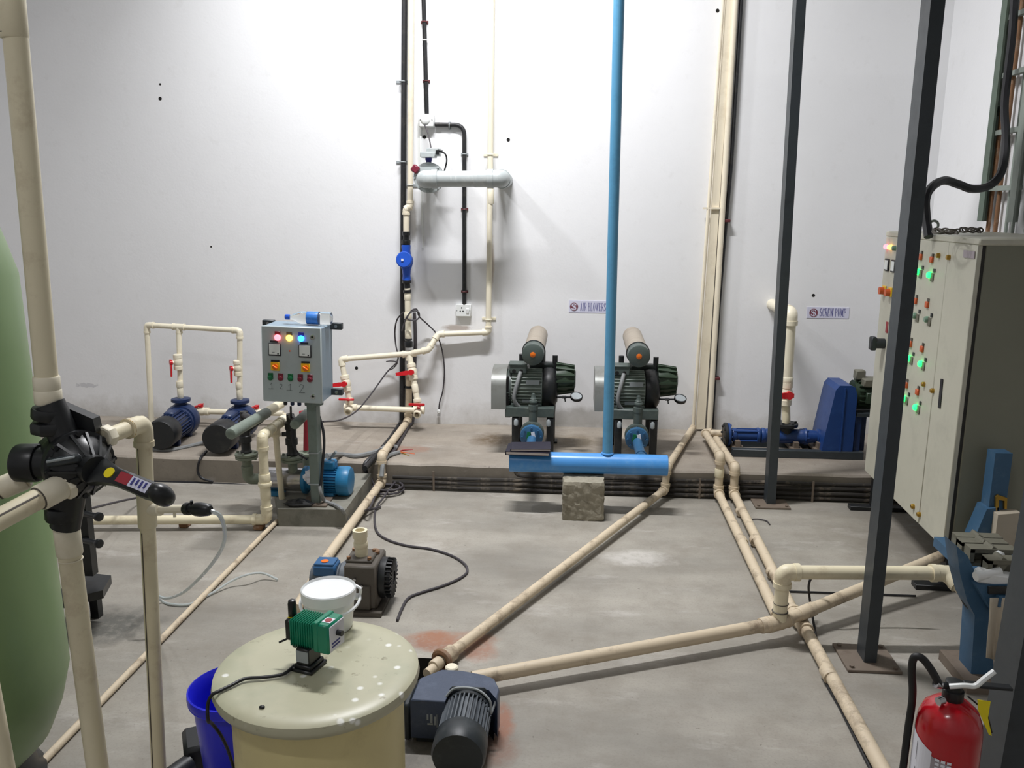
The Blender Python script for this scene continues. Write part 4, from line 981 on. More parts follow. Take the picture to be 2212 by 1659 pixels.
r1 = fz(1545, 945, LEDGE_Z + .03); r2 = fy(1588, 1010, LEDGE_Y - .065); r3 = fz(1581, 1074, .032); r4 = fz(1718, 1330, .032); r5 = fz(1736, 1352, .032); r6 = fz(1905, 1659, .032); r7 = fz(1960, 1760, .032)
run(T, [r1, r2, V((r2.x, r2.y - .0, .05)), r4, r5, r6, r7], .0245, 'pvc_floor', el=1.3)
for q in (fz(1631, 1168, .032), fz(1668, 1237, .032), fz(1600, 1105, .032)): coupling(T, q, r4 - r3, .0245, 'pvc_floor', L=1.6, k=1.12)
coupling(T, fz(1790, 1456, .032), r6 - r5, .0245, 'pvc_floor', L=2.5, k=1.12)
# raised line: pump -> tee -> press
T = thing('press_feed_pipe', 'long cream pipe from the slate gear pump diagonally up to the filter press', 'pipe', fz(1690, 1350, 0))
z0 = .075
g0 = fz(1020, 1466, .06); g1 = fz(1683, 1345, z0); g2 = fz(2075, 1184, .16)
g1.z = z0
run(T, [g0, g1, g2], .0255, 'pvc_floor', el=1.6)
coupling(T, fz(1660, 1349, z0), g1 - g0, .0255, 'pvc_floor', L=3, k=1.22); coupling(T, g1 + (g2 - g1) * .13, g2 - g1, .0255, 'pvc_floor', L=3.5, k=1.15)
e1 = fy(1692, 1236, g1.y); e2 = fz(2045, 1238, e1.z); e3 = fz(2085, 1278, e1.z - .04)
run(T, [V((g1.x, g1.y, g1.z)), e1, e2, e3], .0275, 'pvc', el=1.8)
MB().torus(g1 + V((0, 0, .05)), (0, 0, 1), .030, .0025).build('solvent_ring', 'gear_brown', T); MB().torus(g1 + V((.002, 0, .085)), (0, 0, 1), .029, .0015).build('solvent_ring', 'gear_brown', T)
cp1 = e1 + (e2 - e1) * .93
coupling(T, e2, e2 - e1, .0275, 'pvc', L=3.2, k=1.12)
# black cables along the plinth foot
for i in range(4):
    zz = [.104, .076, .048, .02][i]; yy = LEDGE_Y - .016 - [.0, .006, .014, .02][i]
    xa = (fy(1135, 1030, yy).x if i == 0 else -1.10); xb = 2.32
    pts = []
    if i == 0:
        pts = [V((xa - .06, yy + .0, .15)), V((xa - .055, yy, .115))]
    n_ = 14
    for k_ in range(n_ + 1): pts.append(V((xa + (xb - xa) * k_ / n_, yy + random.uniform(-.003, .003), zz + random.uniform(-.003, .003))))
    cable('armoured_cable', ['topmost black cable along the plinth face, starting under the blue header', 'second black cable from the top along the plinth face', 'third black cable from the top along the plinth face', 'lowest black cable along the plinth foot on the floor'][i], 'cable', pts, .0118, 'dusty_conduit', group='black cables along the plinth', k=3)
for sx in (937, 1480 + 32, 1562 + 195):
    q = fy(sx, 1045, LEDGE_Y - .045)
    o = MB().box((q.x, LEDGE_Y - .047, .062), (.012, .006, .13)).build('cable_strap', 'plate_steel'); tag(o, {937: 'rusty strap over the plinth cables left of the concrete block', 1512: 'rusty strap over the plinth cables left of the twin floor pipes', 1757: 'rusty strap over the plinth cables right of the far dark post'}[sx], 'strap', 'cable straps')
# bunch of cut wires on the plinth
cable('cut_wires', 'grey hose stub with frayed copper wires lying on the plinth edge', 'hose', [fz(824, 1030, .1), fz(828, 1000, .17), fz(838, 985, .17), fz(862, 977, .165)], .014, 'cable_grey')
for k_, (dx, dy) in enumerate(((30, -5), (22, 8), (34, 4))):
    cable('bare_wire', ['upper frayed wire end by the grey hose stub', 'lower frayed wire end by the grey hose stub', 'middle frayed wire end by the grey hose stub'][k_], 'wire', [fz(860, 977, .165), fz(870, 975 + dy * .5, .16), fz(862 + dx, 977 + dy, .155)], .0035, ['dark_red', 'brass', 'rust_orange'][k_])
cable('plinth_cable', 'thick black cable bundle bending over the plinth corner left of the cream pipe', 'cable', [fz(846, 965, .175), fz(820, 978, .18), fz(800, 990, .17), fz(788, 1005, .14), fz(792, 1020, .09), fz(806, 1040, .02)], .014, 'cable_black')
# coil of cord on the floor, and the cord snaking from it
pts = []
cc = fz(838, 1062, .01)
for k_ in range(40):
    t = k_ / 40 * 2 * math.pi * 3.3; rr = .085 + .012 * math.sin(t * .37)
    pts.append(V((cc.x + rr * 1.05 * math.cos(t) + .01 * math.sin(k_), cc.y + rr * .8 * math.sin(t), .012 + .035 * k_ / 40)))
pts += [fz(826, 1078, .03), fz(815, 1092, .01), fz(809, 1115, .007), fz(814, 1148, .007), fz(838, 1166, .007), fz(880, 1179, .007), fz(930, 1186, .007), fz(975, 1200, .007), fz(1003, 1218, .007), fz(1009, 1235, .007), fz(992, 1250, .007), fz(955, 1266, .007), fz(910, 1280, .007), fz(882, 1292, .007), fz(868, 1315, .007), fz(858, 1340, .007)]
cable('extension_cord', 'thin dark cord coiled by the plinth and snaking over the floor', 'cord', pts, .0062, 'cable_dusty', k=5)
cable('side_cord', 'dark cord loop crossing the cream floor pipe beside the coil', 'cord', [fz(800, 1010, .12), fz(803, 1035, .05), fz(812, 1060, .03), fz(800, 1095, .075), fz(790, 1103, .04), fz(822, 1095, .008)], .0062, 'cable_dusty')
# ================================================================== signs
GLY = {  # stroke letters: (segment, weight) with serifs, box 0..1 x 0..1
 'A': [((.08, 0), (.48, 1), .5), ((.46, 1), (.88, 0), 1), ((.2, .35), (.7, .35), .4), ((-.02, 0), (.22, 0), .35), ((.7, 0), (1.02, 0), .35)],
 'I': [((.5, 0), (.5, 1), 1), ((.25, 0), (.75, 0), .35), ((.25, 1), (.75, 1), .35)],
 'R': [((.2, 0), (.2, 1), 1), ((.02, 0), (.42, 0), .35), ((.02, 1), (.6, 1), .35), ((.6, 1), (.8, .85), .7), ((.8, .85), (.8, .65), 1), ((.8, .65), (.6, .5), .7), ((.2, .5), (.6, .5), .35), ((.5, .5), (.92, 0), 1), ((.8, 0), (1.02, 0), .35)],
 'B': [((.2, 0), (.2, 1), 1), ((.02, 0), (.6, 0), .4), ((.02, 1), (.55, 1), .4), ((.55, 1), (.78, .87), .6), ((.78, .87), (.78, .67), 1), ((.78, .67), (.58, .53), .6), ((.2, .53), (.6, .53), .35), ((.6, .53), (.86, .4), .6), ((.86, .4), (.86, .15), 1), ((.86, .15), (.6, 0), .6)],
 'L': [((.25, 0), (.25, 1), 1), ((.05, 1), (.48, 1), .35), ((.05, 0), (.85, 0), .4), ((.85, 0), (.88, .28), .4)],
 'O': [((.12, .3), (.12, .7), 1), ((.88, .3), (.88, .7), 1), ((.12, .7), (.35, 1), .6), ((.35, 1), (.65, 1), .4), ((.65, 1), (.88, .7), .6), ((.12, .3), (.35, 0), .6), ((.35, 0), (.65, 0), .4), ((.65, 0), (.88, .3), .6)],
 'W': [((.05, 1), (.28, 0), 1), ((.28, 0), (.5, .9), .5), ((.48, .95), (.72, 0), 1), ((.72, 0), (.95, 1), .5), ((-.04, 1), (.2, 1), .35), ((.82, 1), (1.06, 1), .35), ((.38, 1), (.58, 1), .35)],
 'E': [((.2, 0), (.2, 1), 1), ((.02, 0), (.85, 0), .4), ((.02, 1), (.8, 1), .4), ((.2, .52), (.6, .52), .4), ((.6, .4), (.6, .64), .35), ((.85, 0), (.9, .26), .4), ((.8, 1), (.82, .78), .4)],
 'S': [((.82, .98), (.82, .74), .4), ((.82, .82), (.6, 1), .6), ((.6, 1), (.3, .97), .5), ((.3, .97), (.14, .78), .8), ((.14, .78), (.3, .58), 1), ((.3, .58), (.72, .42), 1.2), ((.72, .42), (.86, .22), 1), ((.86, .22), (.66, .02), .7), ((.66, .02), (.34, .02), .5), ((.34, .02), (.12, .2), .6), ((.12, 0), (.12, .28), .4)],
 'C': [((.86, .96), (.86, .68), .4), ((.86, .8), (.6, 1), .6), ((.6, 1), (.35, .96), .5), ((.35, .96), (.13, .66), .8), ((.13, .66), (.13, .34), 1), ((.13, .34), (.35, .04), .8), ((.35, .04), (.62, 0), .5), ((.62, 0), (.88, .22), .5)],
 'P': [((.22, 0), (.22, 1), 1), ((.02, 0), (.46, 0), .35), ((.02, 1), (.6, 1), .35), ((.6, 1), (.84, .85), .7), ((.84, .85), (.84, .62), 1), ((.84, .62), (.6, .47), .7), ((.22, .47), (.6, .47), .35)],
 'U': [((.2, 1), (.2, .25), 1), ((.2, .25), (.38, .02), .7), ((.38, .02), (.66, .02), .5), ((.66, .02), (.82, .25), .5), ((.82, .25), (.82, 1), .5), ((.02, 1), (.4, 1), .35), ((.66, 1), (.98, 1), .35)],
 'M': [((.14, 0), (.14, 1), .5), ((.12, 1), (.48, .1), 1), ((.48, .1), (.84, 1), .5), ((.84, 1), (.84, 0), 1), ((0, 0), (.28, 0), .35), ((.7, 0), (1, 0), .35), ((0, 1), (.2, 1), .35), ((.8, 1), (1, 1), .35)],
}
def serif_text(parent, text, o, ex, ez, nrm, w_, h, gap, wt, mat):
    x = 0
    for ch in text:
        if ch == ' ': x += w_ * .55; continue
        ww = w_ * {'I': .62, 'W': 1.35, 'M': 1.3}.get(ch, 1)
        m = MB()
        for i, ((x0, z0), (x1, z1), k) in enumerate(GLY[ch]):
            a = o + ex * (x + x0 * ww) + ez * z0 * h; b2 = o + ex * (x + x1 * ww) + ez * z1 * h; d = (b2 - a).normalized(); t_ = wt * k
            s2 = d.cross(nrm).normalized() * t_ / 2; lift = nrm * (.0004 + .00001 * i)
            q = [a - s2 - d * t_ * .15, b2 - s2 + d * t_ * .15, b2 + s2 + d * t_ * .15, a + s2 - d * t_ * .15]
            m.hexa([v - nrm * .0003 for v in q] + [v + lift for v in q])
        m.build('letter', mat, parent, smooth=False); x += ww + gap
    return x
def sign(name, label, text, x0, y0, x1, y1, lx, tx0, tx1, ty0, ty1):
    a, b2, c = fy(x0, y0, WY - .002), fy(x1, y1, WY - .002), None
    cxm, czm = (a.x + b2.x) / 2, (a.z + b2.z) / 2
    T = thing(name, label, 'sign', (cxm, WY - .002, b2.z))
    MB().box((cxm, WY - .0015, czm), (b2.x - a.x, .003, a.z - b2.z)).build('paper', 'paper_violet', T)
    nrm = V((0, -1, 0)); ex, ez = V((1, 0, 0)), V((0, 0, 1)); Y = WY - .0033
    l0 = fy(lx, (y0 + y1) / 2, Y); rr = .0285
    MB().lathe([(rr * .99, 0), (rr, .0006)], (l0.x, Y, l0.z), nrm, 28).build('emblem_disc', 'ink_maroon', T)
    MB().torus((l0.x, Y - .0008, l0.z), nrm, rr * .93, .0018, 28, 4).build('emblem_ring', 'ink_maroon', T)
    m = MB()
    for i, ((x0_, z0_), (x1_, z1_), k) in enumerate(GLY['S']):
        p_ = V((l0.x - .020 + x0_ * .040, Y - .0006, l0.z - .021 + z0_ * .042)); q_ = V((l0.x - .020 + x1_ * .040, Y - .0006, l0.z - .021 + z1_ * .042)); d = (q_ - p_).normalized(); s2 = d.cross(nrm).normalized() * .0022 * (.6 + k)
        m.hexa([p_ - s2, q_ - s2, q_ + s2, p_ + s2] + [v + nrm * (.0005 + i * .00002) for v in (p_ - s2, q_ - s2, q_ + s2, p_ + s2)])
    m.box((l0.x, Y - .0008, l0.z), (.0035, .0008, .054)).box((l0.x, Y - .0008, l0.z + .004), (.030, .0008, .003)); m.build('emblem_monogram', 'ink_black' if False else 'paper_violet', T, smooth=False)
    ta, tb = fy(tx0, ty1, Y), fy(tx1, ty0, Y)
    n_ = sum({'I': .62, 'W': 1.35, 'M': 1.3, ' ': .55}.get(c_, 1) for c_ in text); g = .14
    w_ = (tb.x - ta.x) / (n_ + g * (len(text) - 1)); serif_text(T, text, V((ta.x, Y, ta.z)), ex, ez, nrm, w_, tb.z - ta.z, w_ * g, w_ * .20, 'ink_blue')
sign('blower_sign', 'paper sign reading AIR BLOWERS on the wall behind the blue pipe', 'AIR BLOWERS', 1229, 649, 1318, 676, 1240, 1253, 1310, 655, 671)
sign('screw_pump_sign', 'paper sign reading SCREW PUMP on the wall above the blue belt guard', 'SCREW PUMP', 1744, 663, 1833, 688, 1757.5, 1770, 1829, 667, 683)
# ================================================================== BLOWERS
BLY = 5.30
def blower(bx, label, sil):
    """bx: x of the stand centre on the plinth; sil: sideways slant of the silencer"""
    T = thing('air_blower', label, 'blower', (bx, BLY, LEDGE_Z), group='air blowers')
    L = lambda x, y, z: V((bx + x, BLY + y, LEDGE_Z + z))
    # frame
    MB().box(L(-.015, -.15, .287), (.31, .03, .062), None, .004).box(L(-.015, -.135, .315), (.31, .05, .008)).build('front_beam', 'blower_green', T)
    MB().box(L(-.015, .20, .287), (.31, .03, .062), None, .004).build('rear_beam', 'blower_dark', T)
    for sx in (-.155, .125): MB().box(L(sx, .025, .275), (.035, .33, .06), None, .003).build('side_beam', 'blower_dark', T)
    for sx in (-.105, .115):
        for sy in (-.14, .19):
            MB().box(L(sx, sy, .125), (.045, .045, .25), None, .003).box(L(sx, sy, .006), (.08, .08, .012)).build('leg', 'motor_black', T)
    for sx in (-.10, .105): MB().lathe([(.006, 0), (.014, .006), (.014, .035), (.006, .045)], L(sx, -.172, .20), (0, 0, 1), 10).build('hanger_bolt', 'plastic_grey', T)
    # motor lying across, fins all round
    mz, my, r = .412, .0, .122
    m = MB().cyl(L(-.15, my, mz), L(.06, my, mz), r * .86, n=30)
    for i in range(34):
        t = 2 * math.pi * i / 34; c, s_ = math.cos(t), math.sin(t)
        m.hexa([L(xx, my + a * c - w_ * s_, mz + a * s_ + w_ * c) for xx in (-.135, .055) for a, w_ in ((r * .84, -.003), (r * 1.04, -.003), (r * 1.04, .003), (r * .84, .003))])
    m.build('finned_motor', 'motor_fins', T)
    m = MB().lathe([(.05, -.004), (.09, 0), (.112, .008), (.118, .02), (.118, .045)], L(-.185, my, mz), (1, 0, 0), 30)
    for i in range(9): m.box(L(-.163, my - .117 * math.cos((i - 4) * .16), mz + .117 * math.sin((i - 4) * .16) - .01), (.034, .008, .008))
    m.build('end_bell', 'blower_green', T)
    MB().box(L(-.02, my - .10, mz - .065), (.10, .02, .022), None, .003).build('motor_bracket', 'plastic_grey', T)
    MB().box(L(.0, my - .118, mz + .058), (.085, .006, .03)).build('name_plate', 'plastic_grey', T)
    for sx in (-.11, .03): MB().box(L(sx, my - .07, .318), (.055, .10, .03), None, .004).box(L(sx, my + .08, .318), (.055, .06, .03), None, .004).build('motor_foot', 'blower_green', T)
    MB().lathe([(.10, 0), (.125, .01), (.13, .03), (.13, .065), (.115, .085), (.09, .10)], L(.055, my + .02, mz), (1, 0, 0), 30).box(L(.095, my + .03, .32), (.09, .16, .09), None, .01).build('blower_casing', 'motor_black', T)
    # ribbed gear case on the right
    m = MB().lathe([(.09, 0), (.092, .06), (.07, .115), (.05, .125)], L(.145, my + .04, mz + .055), (1, 0, 0), 24)
    for i in range(14):
        t = 2 * math.pi * i / 14; c, s_ = math.cos(t), math.sin(t)
        m.hexa([L(.145 + xx, my + .04 + a * c - w_ * s_, mz + .055 + a * s_ + w_ * c) for xx, k in ((.0, 1), (.118, .84)) for a, w_ in ((.045, -.0055), (.108 * k, -.0055), (.108 * k, .0055), (.045, .0055))])
    m.build('ribbed_gear_case', 'blower_olive', T)
    # belt guard on the left
    gx0, gx1, gz0, gz1 = -.258, -.165, .305, .555
    prof = [(-.17, gz0), (.20, gz0), (.20, gz1 - .10)] + [(.20 - .185 + .185 * math.cos(t), gz1 - .10 + .10 * math.sin(t)) for t in [i * math.pi / 8 for i in range(1, 8)]] + [(-.17, gz1 - .10)]
    MB().prism([L(gx0, y_, z_) for y_, z_ in prof], (1, 0, 0), gx1 - gx0).build('belt_guard', 'guard_steel', T, ang=50)
    MB().box(L(gx1 + .006, .01, .40), (.014, .26, .20)).build('guard_slot', 'hole', T)
    # terminal box, studs, silencer
    tb = MB().box(L(-.095, my - .04, mz + .135), (.11, .10, .055), None, .006).box(L(-.095, my - .04, mz + .166), (.12, .11, .012), None, .003).build('terminal_box', 'blower_green', T)
    for sx in (-.12, -.075): MB().cyl(L(sx, my - .091, mz + .125), L(sx, my - .097, mz + .125), .012, n=12).build('knockout', 'hole', tb)
    MB().sweep(cr([L(-.078, my - .095, mz + .12), L(-.095, my - .135, mz + .06), L(-.115, my - .15, mz - .03), L(-.10, my - .14, mz - .08), L(-.07, my - .12, mz - .11)]), .013, 10).build('conduit_hose', 'cable_grey', tb)
    for sx, sy in ((-.085, .11), (.135, .08)): MB().cyl(L(sx, sy, mz + .09), L(sx, sy, mz + .20), .017, n=14).rcyl(L(sx, sy, mz + .08), L(sx, sy, mz + .10), .025).build('lifting_stud', 'motor_black', T)
    s0 = L(.004, -.21, .664); s1 = L(.006 + sil, .50, .687); d = (s1 - s0).normalized(); SL = (s1 - s0).length
    si = MB().lathe([(.062, 0), (.068, .004), (.068, .10)], s0, d, 30).build('silencer', 'blower_green', T)
    MB().torus(s0 + d * .105, d, .068, .006, 30, 6).build('clamp_ring', 'motor_black', si)
    MB().lathe([(.066, .108), (.066, SL - .03), (.060, SL - .01), (.03, SL)], s0, d, 30).build('filter_sleeve', 'filter_beige', si)
    MB().lathe([(.017, 0), (.017, .004), (.006, .008)], s0, -d, 16).build('cap_nut', 'orange_knob', si)
    MB().cyl(L(.02, .16, mz + .08), L(.02, .16, .63), .05).box(L(.02, .14, mz + .10), (.14, .16, .03), None, .006).box(L(.05, .10, mz + .125), (.16, .08, .05), None, .01).build('inlet_neck', 'blower_dark', T)
    # pressure gauge
    g0 = L(.15, -.06, mz - .045); g1 = L(.245, -.10, mz - .035)
    gg = MB().cyl(g0, g1, .006, n=10).cyl(g0 + (g1 - g0) * .4, g0 + (g1 - g0) * .65, .010, n=6).cyl(g0 + (g1 - g0) * .55, g0 + (g1 - g0) * .6 + V((0, 0, -.03)), .004, n=8).build('gauge_stem', 'motor_black', T)
    gc = L(.277, -.105, mz - .03); ga = V((.12, -.45, .88)).normalized()
    MB().lathe([(.036, -.014), (.039, -.01), (.039, .008), (.034, .01), (.034, .006)], gc, ga, 24).build('gauge_case', 'motor_black', gg)
    MB().cyl(gc + ga * .004, gc + ga * .0065, .0335, n=24).build('gauge_face', 'plastic_grey', gg)
    # discharge: safety valve, drop, check valve, blue flange
    rl = MB().lathe([(.030, 0), (.030, .03), (.020, .035), (.020, .045), (.028, .05), (.026, .06), (.018, .065), (.022, .07), (.014, .08), (.012, .10), (.005, .105)], L(.01, -.215, .318), (0, 0, 1), 16).build('relief_valve', 'blower_green', T)
    MB().cyl(L(.01, -.215, .15), L(.01, -.215, .32), .027, n=20).rcyl(L(.01, -.215, .215), L(.01, -.215, .235), .034).build('drop_pipe', 'blower_green', T)
    MB().cyl(L(.01, -.12, .175), L(.01, -.215, .175), .045).build('elbow_body', 'blower_dark', T)
    flange(T, L(.005, -.215, .174), (0, -1, -.08), .075, .03, 'blower_green', 8, .008)
    fb = flange(T, L(.004, -.255, .164), (0, -1, -.12), .072, .03, 'flange_blue', 8, .007, 'check_valve_flange')
    MB().box(L(-.014, -.290, .172), (.022, .012, .045), Matrix.Rotation(.15, 3, 'Y')).build('green_tag', 'green_button', fb); MB().box(L(.016, -.290, .172), (.022, .012, .045), Matrix.Rotation(-.2, 3, 'Y')).build('white_tag', 'paper_white', fb)
    MB().sweep(cr([L(.006, -.28, .145), L(.008, -.46, .138), L(.012, -.68, .131)]), .030, 14).torus(L(.010, -.55, .135), (0, 1, 0), .032, .004).build('outlet_pipe', 'flange_blue', T)
    return T
b1x = fy(1151, 985, BLY).x; b2x = fy(1366, 988, BLY).x
blower(b1x, 'dark green air blower with silver belt guard, left one of the pair', .0)
blower(b2x, 'dark green air blower partly hidden by the blue vertical pipe, right one of the pair', .0)
# blue header with riser
HY, HZ, HR = 4.60, .285, .059
h0, h1 = fy(1101, 997, HY), fy(1442, 1003, HY); h0.z = h1.z = HZ
T = thing('blue_air_header', 'bright blue air header pipe lying across in front of the blowers, with tall riser', 'pipe', (h0.x, HY, HZ - HR))
MB().lathe([(HR * .96, 0), (HR, .003), (HR, (h1 - h0).length - .003), (HR * .96, (h1 - h0).length)], h0, h1 - h0, 36).build('header_pipe', 'header_blue', T)
r0, r1 = fy(1312, 985, HY), fy(1338, -40, HY); r0.z = HZ + .03
MB().cyl(r0, r1, .0285, n=28).build('riser', 'blue_paint', T); MB().torus(r0 + V((0, 0, .032)), r1 - r0, .030, .006).build('weld_ring', 'header_blue', T)
# notebooks on the header
q = fy(1144, 978, HY); nbz = HZ + HR + .002
for i, (w_, d_, h_, rz, dx, lab) in enumerate(((.245, .17, .020, -.03, -.006, 'lower thick notebook with dark covers lying on the blue header'), (.225, .15, .014, .05, .006, 'upper dark notebook on top of another at the left end of the blue header'))):
    T = thing('notebook', lab, 'notebook', (q.x + dx, HY, nbz), rz, group='notebooks on the header')
    W2 = lambda m: m.xf(Matrix.Translation((q.x + dx, HY, nbz)) @ Matrix.Rotation(rz, 4, 'Z'))
    W2(MB().box((0, 0, h_ / 2), (w_ * .97, d_ * .97, h_ - .006))).build('pages', 'book_pages', T)
    W2(MB().box((0, 0, .0015), (w_, d_, .002))).build('back_cover', 'book_cover', T); W2(MB().box((0, 0, h_ - .0015), (w_, d_, .002), Matrix.Rotation(.01 if i == 0 else -.02, 3, 'Y'))).build('front_cover', 'book_cover', T)
    W2(MB().box((-w_ / 2, 0, h_ / 2), (.004, d_, h_))).build('spine', 'book_cover', T)
    nbz += h_ + .002
# rough concrete block under the header
bl, br_, = fz(1214, 1124), fz(1304, 1127)
bw2 = br_.x - bl.x; top = .225
bm = bmesh.new(); bmesh.ops.create_cube(bm, size=1); bmesh.ops.subdivide_edges(bm, edges=bm.edges[:], cuts=13, use_grid_fill=True)
rg = random.Random(11)
for v_ in bm.verts:
    p_ = v_.co; ed = sum(1 for c_ in p_ if abs(abs(c_) - .5) < 1e-4)
    k = .0 if p_.z < -.49 else 1
    s_ = 1 - (.03 * (ed - 1) if ed > 1 else 0)
    v_.co = V((p_.x * s_ * bw2 + rg.uniform(-.003, .003) * (1 if ed < 2 else 2), p_.y * s_ * .24 + rg.uniform(-.004, .004), p_.z * top + rg.uniform(-.005, .0) * k))
m = MB(); bm.verts.index_update(); m._add([v_.co + V(((bl.x + br_.x) / 2, bl.y + .12, top / 2)) for v_ in bm.verts], [[v_.index for v_ in f.verts] for f in bm.faces]); bm.free()
o = m.build('concrete_block', 'block_concrete', ang=20); tag(o, 'rough broken concrete block propping up the blue header', 'block')
# ================================================================== SCREW PUMP
SY = 5.385; az = LEDGE_Z + .108
xl, xr = fy(1568, 940, SY).x, fy(1770, 945, SY).x
X = lambda px: fy(px, 945, SY).x
T = thing('screw_pump', 'blue screw pump with a tall belt guard and olive motor on a steel base', 'pump', (X(1700), SY, LEDGE_Z))
for dy in (-.12, .12):
    MB().box(((X(1575) + X(1852)) / 2, SY + dy, LEDGE_Z + .025), (X(1852) - X(1575), .05, .05), None, .003).build('base_rail', 'pole_dark', T)
for px in (1590, 1715, 1765): MB().box((X(px), SY, LEDGE_Z + .04), (.07, .20, .016)).box((X(px), SY - .03, LEDGE_Z + .06), (.03, .10, .05)).build('saddle', 'plate_steel', T)
P = lambda px: V((X(px), SY, az))
flange(T, P(1563), (1, 0, 0), .078, .02, 'motor_black', 8, .008); flange(T, P(1570), (1, 0, 0), .075, .018, 'screw_blue', 8, .007)
MB().cyl(P(1574), P(1640), .036, n=24).rcyl(P(1580), P(1590), .044).rcyl(P(1633), P(1640), .05, .1).rcyl(P(1643), P(1652), .05, .1).build('stator', 'screw_blue', T)
for k_ in range(4):
    t = math.pi / 4 + k_ * math.pi / 2; dv = V((0, .045 * math.cos(t), .045 * math.sin(t))); MB().cyl(P(1582) + dv, P(1640) + dv, .006, n=8).build('tie_rod', 'screw_blue', T)
MB().lathe([(.042, 0), (.046, .02), (.05, .12), (.046, .22), (.05, .23), (.05, .25), (.042, .255)], P(1650), (1, 0, 0), 24).build('suction_chamber', 'screw_blue', T)
MB().lathe([(.052, 0), (.055, .01), (.045, .02), (.038, .08), (.05, .085), (.05, .10), (.034, .11)], P(1735), (1, 0, 0), 24).bolts(P(1737), (1, 0, 0), .048, 6, .006, .02).build('bearing_housing', 'screw_blue', T)
px_ = fy(1697, 930, SY)
MB().cyl(V((px_.x, SY, az)), V((px_.x, SY, az + .07)), .045).build('riser_neck', 'motor_black', T); flange(T, V((px_.x, SY, az + .066)), (0, 0, 1), .075, .022, 'motor_black', 6, .008)
gx0, gx1 = X(1762), X(1829)
def gz(py): return fy(1790, py, SY).z
z0_, z1_ = LEDGE_Z + .0, gz(824)
poly_g = [(gx0, z0_ + .01), (gx1, z0_ + .01), (gx1 + .0, z1_ - .06), (gx1 - .015, z1_ - .012), (gx1 - .04, z1_), (gx0 + .085, z1_), (gx0 + .062, z1_ - .03), (gx0 + .02, z0_ + .17)]
MB().prism([V((a, SY - .13, b2)) for a, b2 in poly_g], (0, 1, 0), .26).build('belt_guard', 'screw_blue', T, smooth=False)
MB().box(((gx0 + gx1) / 2 + .02, SY - .134, (z0_ + z1_) / 2), (.008, .006, (z1_ - z0_) * .94)).build('guard_seam', 'screw_blue', T)
mz0 = gz(848)
mx_a, mx_b = X(1832), X(1880)
m = MB().cyl((mx_a, SY, mz0), (mx_b + .05, SY, mz0), .085, n=24)
for i in range(18):
    t = 2 * math.pi * i / 18; c, s_ = math.cos(t), math.sin(t)
    m.hexa([V((xx, SY + a * c - w_ * s_, mz0 + a * s_ + w_ * c)) for xx in (mx_a + .02, mx_b) for a, w_ in ((.08, -.004), (.10, -.004), (.10, .004), (.08, .004))])
m.build('motor', 'blower_olive', T)
MB().box(((mx_a + mx_b) / 2 + .02, SY - .05, mz0 + .085), (.11, .12, .05), None, .006).box((X(1842), SY - .02, mz0 + .125), (.06, .06, .06), None, .006).build('motor_terminal', 'press_grey', T)
MB().box(((mx_a + mx_b) / 2 + .02, SY - .09, mz0 - .01), (.07, .05, .07), None, .004).build('motor_plate', 'blower_olive', T)
MB().box(((mx_a + mx_b) / 2 + .03, SY, mz0 - .115), (.2, .26, .02)).build('motor_shelf', 'pole_dark', T)
for px in (1838, 1872):
    for dy in (-.1, .1): MB().box((X(px), SY + dy, (LEDGE_Z + mz0 - .12) / 2), (.035, .035, mz0 - .12 - LEDGE_Z)).build('stand_leg', 'navy_paint', T)
T = thing('screw_pump_riser', 'thick cream riser with a red-handled valve above the screw pump', 'pipe', (px_.x, SY, az + .09))
v0 = V((px_.x, SY, az + .088)); v1 = fy(1697, 850, SY); v2 = fy(1704, 690, SY); 
run(T, [v0, v1], .027, 'pvc', elbows=False)
e1 = V((v2.x + .008, SY, fy(1708, 677, SY).z)); run(T, [v1, e1, V((e1.x, WY, e1.z))], .037, 'pvc_clean', el=1.5)
valve(T, v1, (0, 0, 1), .027, (-1, -.15, 0), (.1, -1, .02), .085, 'pvc_clean'); coupling(T, v1 + V((0, 0, .09)), (0, 0, 1), .036, 'pvc_clean', L=1.2, k=1.15)
# ================================================================== DARK POSTS
def post(fp, tp, wx, wy, label, plate=True):
    T = thing('steel_post', label, 'post', (fp.x, fp.y, 0), group='dark steel posts')
    dx = tp - fp
    a = [V((fp.x + sx * wx / 2, fp.y + sy * wy / 2, .01)) for sx, sy in ((-1, -1), (1, -1), (1, 1), (-1, 1))]
    k = (3.01) / dx.z; top = fp + dx * k
    b2 = [V((top.x + sx * wx / 2, top.y + sy * wy / 2, 3.01)) for sx, sy in ((-1, -1), (1, -1), (1, 1), (-1, 1))]
    MB().hexa(a + b2).build('shaft', 'pole_dark', T, smooth=False)
    if plate:
        MB().box((fp.x, fp.y, .006), (.20, .20, .012), None, .002).build('base_plate', 'plate_steel', T)
        m = MB()
        for sx in (-.08, .08):
            for sy in (-.08, .08): m.cyl((fp.x + sx, fp.y + sy, .012), (fp.x + sx, fp.y + sy, .02), .009, n=6)
        m.build('anchor_bolts', 'plate_steel', T)
f = fz(1662, 1088); post(f, V((fy(1727, 0, f.y).x, f.y, fy(1727, 0, f.y).z)), .050, .085, 'dark steel post standing before the screw pump, farthest of the three')
f = fz(1871, 1425); post(f, V((fy(2016, 0, f.y).x, f.y, fy(2016, 0, f.y).z)), .046, .085, 'dark steel post with square foot plate crossing in front of the cream cabinet')
f = V((1.135, 2.05, 0)); post(f, V((f.x + .10, f.y, 3)), .07, .11, 'dark steel post cut off by the right edge beside the fire extinguisher', True)
